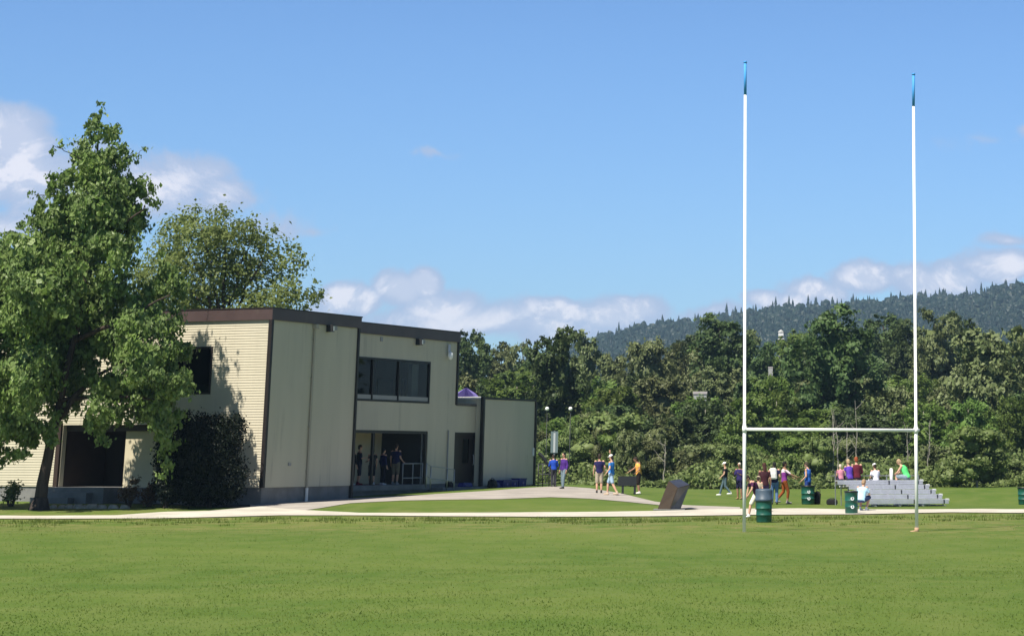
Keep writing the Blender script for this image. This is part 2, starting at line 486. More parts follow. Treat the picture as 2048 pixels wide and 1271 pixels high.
# soil bed under the trees in front of the sunlit wall
ribbon('planting_bed', [(110, 995), (300, 996), (500, 1003)], [(110, 1004), (300, 1008), (500, 1016)], M['bed'], 0.010, 60)


# grass blades where the turf is near enough for them to show
def blades(n, y0, y1, hgt, wid, seed):
    r = np.random.default_rng(seed)
    y = 1 / (r.random(n) * (1 / y0 - 1 / y1) + 1 / y1)
    x = (r.random(n) * 2300 - 1630) / 4658 * y
    # thick and thin patches
    ph = np.sin(x * 1.3 + 2 * np.sin(y * .37)) * np.sin(y * .9 + 1.7 * np.sin(x * .51)) + r.normal(0, .8, n)
    k = ph > -0.9; x = x[k]; y = y[k]; ph = ph[k]; n = len(x)
    z = gz(np.stack([x, y], 1)) - 0.004
    a = r.random(n) * 2 * np.pi; h = hgt * (0.5 + r.random(n) * 0.8) * (1 + 0.25 * np.clip(ph, -1, 1.5)); w = wid * (0.6 + 0.8 * r.random(n))
    base = np.stack([x, y, z], 1); dx = np.stack([np.cos(a) * w, np.sin(a) * w, np.zeros(n)], 1)
    lean = np.stack([r.normal(0, .45, n) * h, r.normal(0, .45, n) * h, h], 1)
    V = np.empty((n, 3, 3)); V[:, 0] = base - dx; V[:, 1] = base + dx; V[:, 2] = base + lean
    return V.reshape(-1, 3), np.arange(3 * n).reshape(-1, 3)


M['blade'] = leaf_mat('grass_blades', (0.120, 0.195, 0.028), (0.170, 0.230, 0.042), (0.22, 0.26, 0.08), 0.25, 0.5, 0.8)
v1, q1 = blades(70000, 27, 48, 0.024, 0.009, 3)
v2, q2 = blades(30000, 46, 84, 0.022, 0.012, 4)
link('grass', np_mesh('grass', np.concatenate([v1, v2]), np.concatenate([q1, q2 + len(v1)]), M['blade']), kind='stuff',
     label='short green mown grass of the playing field', cat='grass')
# rough tufts along the path edges
rr = np.random.default_rng(8)
tv = []
for i in range(260):
    px = rr.uniform(-40, 2080); yb = np.interp(px, [0, 600, 1300, 2048], [1041, 1036, 1037, 1031]) + abs(rr.normal(0, 6))
    p = hit(px, yb); z = g1(p.x, p.y)
    for j in range(26):
        a = rr.random() * 6.28; d = rr.normal(0, .13, 2); h = rr.uniform(.05, .13)
        b0 = np.array([p.x + d[0] * 1.6, p.y + d[1], z]); w = np.array([math.cos(a), math.sin(a), 0]) * .014
        tv += [b0 - w, b0 + w, b0 + np.array([rr.normal(0, .03), rr.normal(0, .03), h])]
tv = np.array(tv)
link('grass_tufts', np_mesh('grass_tufts', tv, np.arange(len(tv)).reshape(-1, 3), M['blade']), kind='stuff',
     label='longer uncut grass tufts along the edge of the pale path', cat='grass')


# ------------------------------------------------------------------ foliage
def leaf_cloud(lobes, n, leaf, seed, clump=0.30, droop=0.0, inner=0.55, aspect=0.62, flat=1.0, out=0.7, jit=0.75):
    """lobes: (center, (rx,ry,rz)). Leaves gather in sprays spread through each lobe."""
    r = np.random.default_rng(seed)
    wts = np.array([l[1][0] * l[1][2] + 1e-6 for l in lobes]); wts = wts / wts.sum()
    VV = []
    for (c, rad), w in zip(lobes, wts):
        nl = max(12, int(n * w)); rad = np.array(rad); c = np.array(c)
        cs = clump * (0.55 + 0.45 * min(rad) / 1.0) if min(rad) < 1 else clump
        nc = max(3, nl // 34)
        d = r.normal(size=(nc, 3)); d /= np.linalg.norm(d, axis=1)[:, None]
        rr_ = inner + (1 - inner) * r.random(nc) ** 0.6
        cc = c + d * rad * rr_[:, None]
        pick = r.integers(0, nc, nl)
        sz = cs * (0.5 + 0.9 * r.random(nc))
        off = r.normal(size=(nl, 3)) * sz[pick][:, None] * np.array([1, 1, 0.75 * flat])
        off[:, 2] -= droop * np.abs(r.normal(size=nl)) * sz[pick]
        p = cc[pick] + off
        nrm = d[pick] * out + r.normal(size=(nl, 3)) * jit + np.array([0, 0, 0.35])
        nrm /= np.linalg.norm(nrm, axis=1)[:, None]
        t = np.cross(nrm, r.normal(size=(nl, 3))); t /= np.linalg.norm(t, axis=1)[:, None]
        if droop > 0:
            t = t * 0.7 + np.array([0, 0, -1.0]) * droop
            t /= np.linalg.norm(t, axis=1)[:, None]
        b = np.cross(nrm, t)
        s = leaf * (0.55 + 0.8 * r.random(nl))[:, None]
        Q4 = np.empty((nl, 4, 3))
        Q4[:, 0] = p - t * s * 0.5; Q4[:, 1] = p + b * s * aspect * 0.5 + t * s * 0.05 + nrm * s * 0.08
        Q4[:, 2] = p + t * s * 0.5; Q4[:, 3] = p - b * s * aspect * 0.5 + t * s * 0.05 + nrm * s * 0.08
        VV.append(Q4.reshape(-1, 3))
    V = np.concatenate(VV)
    return V, np.arange(len(V)).reshape(-1, 4)


def limb(mb, pts, r0, r1, n=8, wob=0.08, seed=0):
    rn = random.Random(seed); pts = [Vector(p) for p in pts]; out = []; rad = []
    tot = 10
    for i in range(tot + 1):
        t = i / tot * (len(pts) - 1); k = min(int(t), len(pts) - 2); f = t - k
        p = pts[k].lerp(pts[k + 1], f)
        if 0 < i < tot: p = p + Vector((rn.uniform(-1, 1), rn.uniform(-1, 1), 0)) * wob
        out.append(p); rad.append(r0 + (r1 - r0) * (i / tot) ** 0.8)
    mb.tube(out, rad, n)


# the big tree at the left, in front of the sunlit wall --------------------
TY = 91.5; base = at(78, 1026, TY); base.z = g1(base.x, TY) - 0.05
k = TY / 4658
tr = thing('broadleaf_tree', 'tall broadleaf tree with a narrow pointed top and leaning dark trunk at the left', 'tree', base)
L = [(203, 205, 12, 0), (200, 232, 22, 0), (205, 262, 38, 0), (170, 300, 42, .3), (235, 305, 38, -.3), (125, 288, 14, .3), (105, 300, 9, .4), (292, 298, 9, -.2), (275, 312, 14, 0),
     (195, 345, 62, 0), (270, 365, 42, .4), (140, 375, 48, -.4), (60, 385, 12, 0), (85, 410, 24, .2), (300, 400, 22, 0), (200, 420, 80, -.6), (262, 440, 55, .5), (120, 440, 60, .5),
     (55, 445, 28, 0), (25, 475, 26, .3), (150, 500, 85, .9), (235, 500, 50, -.9), (60, 510, 62, -.5), (0, 540, 80, .2), (90, 590, 95, -1.2), (185, 600, 75, 1.0), (225, 570, 38, -.6),
     (335, 530, 18, .2), (325, 505, 12, .2), (345, 565, 34, .5), (300, 590, 40, .3), (0, 640, 100, 1.0), (-90, 600, 100, 0), (110, 690, 95, 1.2), (270, 650, 52, -.9), (330, 640, 38, .2), (350, 690, 30, .6),
     (215, 680, 58, .9), (285, 720, 58, -1.2), (345, 755, 40, -.3), (365, 785, 24, .0), (225, 775, 50, .2), (305, 790, 48, .8), (60, 745, 80, -1.2), (-10, 780, 80, .3), (130, 775, 42, .9),
     (20, 835, 50, -.5), (55, 860, 30, .2), (90, 840, 24, -.9), (200, 820, 38, -.6), (190, 855, 26, -.6), (215, 880, 12, -.6), (338, 830, 32, .2), (332, 875, 26, .2), (328, 915, 20, .3), (325, 950, 12, .3), (300, 800, 40, .3), (100, 870, 20, -.6), (40, 895, 22, -.4),
     (-110, 740, 110, 0), (-60, 870, 60, 0), (0, 880, 26, 0), (250, 825, 26, .4), (370, 745, 18, 0), (20, 910, 20, .4), (120, 810, 30, .3)]
lob = []
for (px, py, r, dy) in L:
    p = at(px, py, TY + dy * 1.4) - base; rm = max(r - (10 if py < 480 else 4), r * .5) * k * (.95 if py < 480 else 1)
    lob.append(((p.x, p.y, p.z), (rm, rm * 1.12 + 0.35 * min(1, rm), rm)))
rl = random.Random(12); sub_ = []
for c, s in lob:
    if s[0] < .5: continue
    for _ in range(7):
        d = Vector((rl.gauss(0, 1), rl.gauss(0, 1), rl.gauss(-.1, .8))).normalized(); q = s[0] * rl.uniform(.22, .36)
        sub_.append(((c[0] + d.x * s[0] * .95, c[1] + d.y * s[1] * .95, c[2] + d.z * s[2] * .95), (q, q, q * 1.35)))
main_ = [(c, tuple(x * .84 for x in s)) if s[0] > .5 else (c, s) for c, s in lob]
tv, tq = leaf_cloud(main_ + sub_, 118000, 0.19, 21, clump=0.17, droop=0.8, inner=0.6, aspect=0.7, out=1.1, jit=.6)
cores = [l for l in lob if l[1][0] > .75]
cvv = []
rc = np.random.default_rng(3)
for c, s in cores:      # leaves packed deep inside, so that the heart of the crown is closed
    d = rc.normal(size=(900, 3)); d /= np.linalg.norm(d, axis=1)[:, None]; p = np.array(c) + d * np.array(s) * .62 * rc.random((900, 1)) ** .4
    t = rc.normal(size=(900, 3)); t /= np.linalg.norm(t, axis=1)[:, None]; b = np.cross(d, t); b /= np.linalg.norm(b, axis=1)[:, None]
    cvv.append(np.stack([p - t * .16, p + b * .13, p + t * .16, p - b * .13], 1).reshape(-1, 3))
cvv = np.concatenate([tv] + cvv); tv = cvv; tq = np.arange(len(tv)).reshape(-1, 4)
link('crown', np_mesh('crown', tv, tq, M['leaf_near']), tr)
mb = MB()


def tl(px, py, dy=0): return at(px, py, TY + dy) - base


b0 = Vector((0, 0, 0))
limb(mb, [b0, tl(92, 930), tl(108, 850), tl(135, 740), tl(165, 600, .2), tl(185, 450, 0), tl(200, 230)], 0.27, 0.03, 12, 0.05, 1)
for i, (a, b, c, r) in enumerate([((100, 890), (60, 830), (10, 760), .15), ((112, 840), (180, 760), (280, 700), .16), ((130, 760), (60, 680), (-30, 620), .14), ((150, 680), (250, 640), (340, 590), .12),
                                  ((120, 800), (220, 790), (330, 800), .12), ((160, 600), (90, 540), (30, 500), .10), ((175, 520), (240, 460), (290, 410), .09), ((185, 440), (140, 390), (70, 390), .06), ((195, 340), (240, 320), (297, 297), .035), ((192, 350), (150, 310), (105, 290), .035)]):
    limb(mb, [tl(*a), tl(*b, dy=(i % 3 - 1) * .8), tl(*c, dy=(i % 3 - 1) * 1.4)], r, r * .25, 6, 0.1, 5 + i)
mb.tube([b0 + Vector((0, 0, -.2)), b0 + Vector((0, 0, .12)), b0 + Vector((.03, 0, .5))], [.50, .40, .27], 12)
part('trunk', mb, M['bark'], tr, True)

# the rounder tree behind the roof --------------------------------------
BY = 128.0; base = at(450, 990, BY); base.z = g1(base.x, BY); k = BY / 4658
tr = thing('broadleaf_tree', 'pale green round-headed tree standing behind the flat roof', 'tree', base)
L = [(440, 425, 22, 0), (385, 430, 24, 0), (360, 460, 40, 1), (450, 455, 42, -1), (500, 460, 30, 0), (400, 490, 60, -1), (490, 500, 55, 1), (545, 490, 28, 0), (548, 460, 8, 0), (590, 500, 13, 0), (580, 530, 30, 0), (598, 520, 12, 0),
     (330, 510, 45, 1), (350, 560, 60, -1.5), (430, 560, 75, 0), (510, 570, 65, 1), (575, 590, 42, -1), (618, 600, 20, 0), (632, 585, 12, 0), (634, 560, 6, 0), (300, 560, 45, 0), (280, 545, 20, 0), (290, 610, 50, 0), (400, 640, 80, 1), (520, 640, 70, -1), (330, 650, 60, 0), (600, 640, 30, 0)]
lob = []
for (px, py, r, dy) in L:
    p = at(px, py, BY + dy * 1.2) - base; rm = r * k; lob.append(((p.x, p.y, p.z), (rm, rm * 1.3, rm)))
tv, tq = leaf_cloud([(c, tuple(np.array(s) * .90)) for c, s in lob], 24000, 0.22, 22, clump=0.34, droop=0.2, inner=0.4, out=1.2, jit=.6)
link('crown', np_mesh('crown', tv, tq, M['leaf_back']), tr)
mb = MB(); b0 = Vector((0, 0, 0))
limb(mb, [b0, at(450, 800, BY) - base, at(445, 640, BY) - base, at(450, 470, BY) - base], .35, .04, 8, .1, 3)
for i, (x, y) in enumerate([(360, 470), (540, 500), (600, 560), (400, 450), (500, 480), (330, 540)]):
    limb(mb, [at(448, 700 - i * 12, BY) - base, at((x + 448) / 2, (y + 640) / 2, BY + (i % 3 - 1)) - base, at(x, y, BY + (i % 3 - 1)) - base], .13, .02, 6, .1, i)
part('trunk', mb, M['bark'], tr, True)

# dark evergreen shrubs against the wall
def shrub(label, px, py, Y, lobes, n, leaf, m, cat='shrub', group=None, name='evergreen_shrub', seed=5, clump=.16, droop=0.0):
    b = at(px, py, Y); b.z = g1(b.x, b.y) - 0.03; k = Y / 4658
    t = thing(name, label, cat, b, group=group); lob = []
    for (x, y, r, rz, dy) in lobes:
        p = at(x, y, Y + dy) - b; lob.append(((p.x, p.y, p.z), (r * k, r * k * 1.1, rz * k)))
    v, q = leaf_cloud(lob, n, leaf, seed, clump=clump, inner=.4, droop=droop)
    link('foliage', np_mesh('foliage', v, q, m), t)
    mb = MB()
    for i in range(5):
        a = i * 1.26; top = at(lobes[0][0], lobes[0][1], Y) - b
        mb.tube([(0.05 * math.cos(a), .05 * math.sin(a), -.05), (top.x * .5 + .15 * math.cos(a), .15 * math.sin(a), top.z * .5), (top.x * .8 + .3 * math.cos(a), .3 * math.sin(a), top.z * .9)], [.04, .03, .015], 5)
    part('stem', mb, M['bark'], t)
    return t


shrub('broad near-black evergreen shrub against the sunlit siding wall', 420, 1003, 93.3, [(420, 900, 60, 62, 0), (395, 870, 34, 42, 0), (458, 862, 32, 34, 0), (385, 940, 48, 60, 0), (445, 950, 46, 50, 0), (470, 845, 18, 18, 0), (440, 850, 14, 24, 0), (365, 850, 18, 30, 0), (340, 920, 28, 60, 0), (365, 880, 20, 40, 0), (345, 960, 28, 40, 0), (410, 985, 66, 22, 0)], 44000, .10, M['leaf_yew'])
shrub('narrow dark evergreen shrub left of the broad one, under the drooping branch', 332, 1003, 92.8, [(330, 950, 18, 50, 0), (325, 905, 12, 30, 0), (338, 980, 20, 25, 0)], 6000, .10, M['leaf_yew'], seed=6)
for i, (px, py, r, mt, lb) in enumerate([(258, 985, 16, 'leaf_red', 'small reddish bush at the foot of the cream entrance wall, the left one'), (298, 990, 14, 'leaf_red', 'small reddish bush beside the dark evergreen, lower right of the cream entrance wall'), (22, 988, 14, 'leaf_shrub', 'low green bush at the foot of the wall at the far left')]):
    shrub(lb, px, py + 14, 93.8, [(px, py, r, r, 0), (px + 8, py - 14, r * .6, r * .8, 0)], 700, .12, M[mt], name='small_bush', cat='bush', seed=40 + i)
# ------------------------------------------------------------------ the two-storey building
_o = at(524, 971, 95); BO = Vector((_o.x, 95, 0)); UX, UY = 0.3616, 0.9323
BRZ = math.atan2(UY, UX)


def B2W(u, w, z): return Vector((BO.x + u * UX - w * UY, BO.y + u * UY + w * UX, z))


def fac(px, py, w):
    """photo spot -> (u, z) on the plane parallel to the shaded front, w metres behind its face"""
    d = ray(px, py); bx = BO.x - w * UY; by = BO.y + w * UX
    t = (bx * UY - by * UX) / (d.x * UY - d.y * UX)
    return (t * d.y - by) / UY, H + t * d.z


def lef(px, py, u):
    d = ray(px, py); bx = BO.x + u * UX; by = BO.y + u * UY
    t = (bx * UX + by * UY) / (d.x * UX + d.y * UY)
    return (t * d.y - by) / UX, H + t * d.z


bld = thing('school_building', 'two-storey flat-roofed building with cream lap siding and brown fascia', 'building', BO, BRZ)


def wall(mb, o, dr, nrm, length, z0, z1, holes=(), th=0.25, lap=0.105, back=True):
    """wall from o along dr; lap boards on the outer face; holes = (s0, s1, z0, z1)"""
    o = Vector((o[0], o[1])); dr = Vector(dr); nrm = Vector(nrm)

    def P(s, off, z): p = o + dr * s + nrm * off; return (p.x, p.y, z)
    ss = sorted({0.0, length, *[h[0] for h in holes], *[h[1] for h in holes]})
    zz = sorted({z0, z1, *[h[2] for h in holes], *[h[3] for h in holes]})
    ss = [s for s in ss if 0 <= s <= length]; zz = [z for z in zz if z0 <= z <= z1]
    flip = (dr.x * nrm.y - dr.y * nrm.x) > 0

    def q(a, b, c, d): mb.face((a, b, c, d) if not flip else (d, c, b, a))

    def solid(s, z): return not any(h[0] < s < h[1] and h[2] < z < h[3] for h in holes)
    for i in range(len(ss) - 1):
        for j in range(len(zz) - 1):
            a, b, c, d = ss[i], ss[i + 1], zz[j], zz[j + 1]
            if not solid((a + b) / 2, (c + d) / 2): continue
            if lap:
                k0 = math.floor(c / lap); z = c
                while z < d - 1e-6:
                    kk = math.floor(z / lap + 1e-6); e = min((kk + 1) * lap, d); f0 = 0.020 * (1 - (z / lap - kk)); f1 = 0.020 * (1 - min(1, (e / lap - kk)))
                    q(P(a, f0, z), P(b, f0, z), P(b, f1, e), P(a, f1, e))
                    q(P(a, 0, z), P(b, 0, z), P(b, f0, z), P(a, f0, z))
                    z = e
            else: q(P(a, 0, c), P(b, 0, c), P(b, 0, d), P(a, 0, d))
            if back: q(P(b, -th, c), P(a, -th, c), P(a, -th, d), P(b, -th, d))
    for h in holes:
        a, b, c, d = h
        q(P(a, 0, c), P(a, 0, d), P(a, -th, d), P(a, -th, c)); q(P(b, 0, d), P(b, 0, c), P(b, -th, c), P(b, -th, d))
        q(P(a, 0, d), P(b, 0, d), P(b, -th, d), P(a, -th, d))
        if c > z0: q(P(b, 0, c), P(a, 0, c), P(a, -th, c), P(b, -th, c))


ZB = 1.0; ZT = 7.66; ZR = 8.12; D = 20.0
# openings
EN = (5.15, 10.0, ZB, 3.5); LWIN = (2.75, 5.4, 4.7, 6.63)
UW = (7.6, 17.15, 4.66, 6.62); LO = (7.4, 17.15, 0.95, 3.38); DR = (19.85, 22.2, 0.95, 3.36)
mb = MB()
wall(mb, (0, 0), (0, 1), (-1, 0), D, ZB, ZT, [EN, LWIN])
part('wall', mb, M['siding'], bld, label='sunlit cream lap-siding wall facing the pitch')
mb = MB(); wall(mb, (0, 0), (1, 0), (0, -1), 6.95, ZB, ZT); wall(mb, (6.95, 0), (0, 1), (1, 0), 2.0, ZB, ZT)
part('wall', mb, M['siding'], bld, label='shaded cream wall of the projecting corner block')
mb = MB(); wall(mb, (6.95, 2), (1, 0), (0, -1), 12.92, 4.64, ZT, [(UW[0] - 6.95, UW[1] - 6.95, UW[2], UW[3])])
wall(mb, (6.95, 2), (1, 0), (0, -1), 15.3, 0.95, 4.64, [(LO[0] - 6.95, LO[1] - 6.95, LO[2], LO[3]), (DR[0] - 6.95, DR[1] - 6.95, DR[2], DR[3])])
wall(mb, (19.87, 2), (0, 1), (1, 0), D - 2, 4.64, ZT); wall(mb, (0, D), (1, 0), (0, 1), 27.9, 0.4, 4.6); wall(mb, (0, D), (1, 0), (0, 1), 19.87, 4.6, ZT)
part('wall', mb, M['siding'], bld, label='shaded cream front wall with the upper window band and the porch opening')
mb = MB(); wall(mb, (21.98, 1.62), (1, 0), (0, -1), 5.9, 0.80, 4.98); wall(mb, (21.98, 1.62), (0, 1), (-1, 0), .37, 0.8, 4.98, lap=0)
wall(mb, (27.88, 1.62), (0, 1), (1, 0), D - 1.62, .4, 4.98); wall(mb, (21.98, 2.0), (0, 1), (-1, 0), D - 2, 4.66, 4.98, lap=0)
part('wall', mb, M['siding'], bld, label='plain cream wall of the low box-shaped annex')
# concrete base
mb = MB(); mb.bb(0.04, 6.91, 0.05, .4, -.4, 1.0); mb.bb(.04, .4, .4, 5.15, -.4, 1.0); mb.bb(.04, .4, 10.0, D, -.4, 1.0)
mb.bb(6.7, 22, 2.05, 2.4, -.4, .95); mb.bb(22.0, 27.8, 1.68, 2.1, -.4, .8)
part('foundation', mb, M['concrete'], bld)
# fascia and roof
mb = MB()
t = .10
mb.bb(-t, .12, -t, D, ZT, ZR); mb.bb(.12, 6.95 + t, -t, .12, ZT, ZR); mb.bb(6.95, 6.95 + t, .12, 2 - t, ZT, ZR)
mb.bb(6.951, 19.87 + t, 2 - t, 2.12, ZT, ZR); mb.bb(19.75, 19.87 + t, 2.12, D, ZT, ZR)
part('fascia', mb, M['fascia'], bld)
mb = MB(); mb.bb(-t - .02, 7.0 + t, -t - .02, .0, ZR, ZR + .05); mb.bb(-t - .02, .0, .0, D, ZR, ZR + .05); mb.bb(7.0 + t, 19.9 + t, 2 - t - .02, 2.05, ZR, ZR + .05); mb.bb(19.87, 19.9 + t, 2.05, D, ZR, ZR + .05)
part('cap_flashing', mb, M['trim'], bld)
mb = MB(); mb.bb(.0, 6.95, .0, D, ZT - .1, ZT + .2); mb.bb(6.95, 19.8, 2.1, D, ZT - .1, ZT + .2)
part('roof', mb, M['roof'], bld)
mb = MB(); mb.bb(19.87, 21.97, 2.0, D, 4.5, 4.66); mb.bb(22.0, 27.85, 1.66, D, 4.9, 5.0)
mb.bb(19.88, 21.96, 1.95, 2.1, 4.62, 4.74)
part('roof', mb, M['roof'], bld, label='low dark roof of the wing and annex')
mb = MB(); mb.bb(21.92, 27.93, 1.57, 1.7, 4.98, 5.08); mb.bb(27.83, 27.93, 1.7, D, 4.98, 5.08); 
part('fascia', mb, M['trim'], bld)
mb = MB(); mb.bb(21.94, 22.06, 1.72, D, 4.985, 5.10)
part('cap_flashing', mb, M['offwhite'], bld, label='pale flashing along the edge of the annex roof, catching the sun')
# corner trims
for (x, y, z0, z1, s) in [(-.015, -.015, 1.0, ZT, .16), (6.93, -.015, .45, ZT, .14), (19.84, 1.98, 4.66, ZT, .13), (21.93, 1.58, .8, 4.98, .17), (27.86, 1.60, .45, 4.98, .14), (-.02, 10.14, .6, 3.6, .20)]:
    mb = MB(); mb.bb(x - s / 2, x + s / 2, y - s / 2, y + s / 2, z0, z1)
    part('corner_trim', mb, M['brown'] if y > 9 else M['trim'], bld)
# upper floor slab and rooms
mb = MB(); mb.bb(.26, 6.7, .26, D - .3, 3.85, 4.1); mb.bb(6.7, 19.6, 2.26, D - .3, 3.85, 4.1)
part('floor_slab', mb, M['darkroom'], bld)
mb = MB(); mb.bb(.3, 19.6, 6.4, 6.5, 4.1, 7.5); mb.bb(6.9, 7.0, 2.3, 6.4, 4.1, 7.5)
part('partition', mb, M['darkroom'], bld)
# upper window band


def window(name, a0, a1, z0, z1, place, mull, sill=True, fr=.09, depth=.10, label=None):
    """place(s, off, z) -> local point; a0..a1 along the wall"""
    mb = MB()

    def bar(s0, s1, y0, y1, o0=-.03, o1=.09, m=None):
        p = [place(s, o, z) for s in (s0, s1) for o in (o0, o1) for z in (y0, y1)]
        xs_ = [q[0] for q in p]; ys_ = [q[1] for q in p]
        (m or mb).bb(min(xs_), max(xs_), min(ys_), max(ys_), y0, y1)
    bar(a0, a1, z1 - fr, z1); bar(a0, a1, z0, z0 + fr); bar(a0, a0 + fr, z0 + fr, z1 - fr); bar(a1 - fr, a1, z0 + fr, z1 - fr)
    for mu in mull: bar(mu - fr / 2, mu + fr / 2, z0 + fr, z1 - fr)
    w = part(name, mb, M['trim'], bld, label=label)
    edges = [a0 + fr] + [x for m_ in mull for x in (m_ - fr / 2, m_ + fr / 2)] + [a1 - fr]
    for i in range(0, len(edges), 2):
        g_ = MB(); o = .045
        g_.face([place(edges[i], o, z0 + fr), place(edges[i + 1], o, z0 + fr), place(edges[i + 1], o, z1 - fr), place(edges[i], o, z1 - fr)])
        part('pane', g_, M['glass'], w)
        if sill:
            g_ = MB(); bar(edges[i] + .04, edges[i + 1] - .04, z0 + fr + .01, z0 + fr + .20, .0, .04, g_)
            part('sill_panel', g_, M['greybox'], w)
    return w


wu = [fac(x, 760, 2)[0] for x in (745, 797)]
window('window', UW[0], UW[1], UW[2], UW[3], lambda s, o, z: (s, 2 + o, z), [wu[0], wu[1]], label='long dark window band on the upper storey')
mb = MB(); mb.bb(16.3, 16.9, 2.5, 2.7, 4.75, 6.5)
part('blind', mb, M['greybox'], bld)
mb = MB(); a = fac(755, 790, 5.2)[0]; b = fac(786, 790, 5.2)[0]; mb.bb(a, b, 5.2, 5.24, 4.5, 5.9)
part('pinboard', mb, M['greenboard'], bld)
mb = MB(); a = fac(803, 790, 4.2)[0]; b = fac(811, 790, 4.2)[0]; mb.bb(a, b, 4.2, 4.24, 4.9, 5.9)
part('notice_board', mb, M['greenboard'], bld)
window('window', LWIN[0], LWIN[1], LWIN[2], LWIN[3], lambda s, o, z: (o, s, z), [4.1], sill=False, label='dark window high in the sunlit wall')
mb = MB(); mb.bb(.3, .34, LWIN[0] + .1, LWIN[1] - .1, 4.8, 5.1)
part('blind', mb, M['darkroom'], bld)

# porch behind the lower opening
PD = 4.6
mb = MB(); mb.bb(7.0, 17.4, 1.86, PD, .70, .935); part('porch_floor', mb, M['concrete'], bld)
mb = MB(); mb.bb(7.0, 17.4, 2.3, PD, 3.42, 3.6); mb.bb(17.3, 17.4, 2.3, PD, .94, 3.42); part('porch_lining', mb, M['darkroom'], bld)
pu = {x: fac(x, 900, PD)[0] for x in (700, 741, 747, 784, 792, 846)}
mb = MB(); mb.bb(9.0, pu[741], PD, PD + .1, .94, 3.42); mb.bb(pu[747], pu[784], PD, PD + .1, .94, 3.42)
part('porch_panel', mb, M['panel'], bld, label='cream wall panels at the back of the porch')
for a_, b_ in ((741, 747), (784, 792)):
    mb = MB(); mb.bb(pu[a_], pu[b_], PD - .05, PD + .1, .94, 3.42); part('porch_pillar', mb, M['door'], bld)
mb = MB(); mb.bb(pu[792], 21, PD, PD + .1, .94, 3.42)
part('porch_door', mb, M['door'], bld)
mb = MB(); u0 = fac(743, 900, 2.15)[0]
mb.bb(LO[0], LO[1], 2.02, 2.18, LO[3] - .13, LO[3]); mb.bb(LO[1] - .16, LO[1], 2.02, 2.18, LO[2], LO[3] - .13); mb.bb(u0 - .06, u0 + .06, 2.06, 2.16, .94, LO[3] - .13)
part('porch_frame', mb, M['trim'], bld)
mb = MB(); u0 = fac(847, 900, 2.3)[0]; mb.tube([(u0, 2.35, .94), (u0, 2.35, 3.4)], .09, 10)
part('porch_post', mb, M['offwhite'], bld)
# door on the wing
mb = MB(); mb.bb(DR[0], DR[0] + .1, 2.03, 2.2, DR[2], DR[3]); mb.bb(DR[1] - .1, DR[1], 2.03, 2.2, DR[2], DR[3]); mb.bb(DR[0] + .1, DR[1] - .1, 2.03, 2.2, DR[3] - .12, DR[3])
dfr = part('door_frame', mb, M['door'], bld)
u1 = fac(924, 900, 2.2)[0]; u2 = fac(936, 900, 2.2)[0]
mb = MB(); wall(mb, (DR[0] + .1, 2.16), (1, 0), (0, -1), DR[1] - DR[0] - .2, DR[2], DR[3] - .12, [(u1 - DR[0] - .1, u2 - DR[0] - .1, 1.9, 3.05)], .05, 0)
dd = part('door', mb, M['door'], bld, label='dark door with one narrow glass strip')
mb = MB(); mb.face([(u1, 2.18, 1.9), (u2, 2.18, 1.9), (u2, 2.18, 3.05), (u1, 2.18, 3.05)]); part('pane', mb, M['glass'], dd)
mb = MB(); mb.bb(u1 - .3, u2 + .3, 3.1, 3.15, .95, 3.1); part('inner_wall', mb, M['greybox'], bld)
mb = MB(); mb.tube([(u2 + .35, 2.10, 1.8), (u2 + .35, 2.06, 1.85), (u2 + .35, 2.06, 2.25), (u2 + .35, 2.10, 2.3)], .018, 6); part('handle', mb, M['steel'], dd)
mb = MB(); u0 = fac(896, 870, 1.95)[0]; mb.tube([(u0, 1.93, 1.0), (u0, 1.93, 3.45)], .035, 8); part('conduit', mb, M['greybox'], bld)
# steps and slab at the door
mb = MB(); mb.bb(17.4, 22.2, 1.2, 2.0, .1, .78); mb.bb(17.4, 21.8, .85, 1.2, .1, .66); part('door_step', mb, M['concrete'], bld)
# entrance recess in the sunlit wall
mb = MB(); mb.bb(.35, .5, 5.0, 7.05, .9, 3.24); mb.bb(.5, 3.0, 6.9, 7.05, .9, 3.5); part('entrance_panel', mb, M['panel'], bld, label='smooth cream panel beside the entrance')
mb = MB(); mb.bb(.22, .5, 5.15, 10.0, 3.24, 3.5); part('lintel_shade_board', mb, M['brown'], bld)  # dark board stands in for the shadow band under the lintel
mb = MB(); mb.bb(3.0, 3.1, 7.05, 10.2, .9, 3.6); mb.bb(.3, 3.0, 10.0, 10.1, .9, 3.6); mb.bb(.5, 3.0, 7.05, 10.0, 3.5, 3.6); part('entrance_lining', mb, M['brown'], bld)
mb = MB(); mb.bb(2.93, 3.0, 8.4, 9.9, 1.0, 3.1); part('door', mb, M['door'], bld, label='dark entrance door deep in the recess')
mb = MB(); mb.bb(-.9, 3.0, 7.05, 10.1, .3, .98); mb.bb(-1.3, -.9, 7.6, 10.1, .1, .78); mb.bb(-1.7, -1.3, 8.2, 10.1, 0, .58); mb.bb(0.02, .35, 5.15, 7.05, .2, .97); part('entrance_step', mb, M['concrete'], bld)
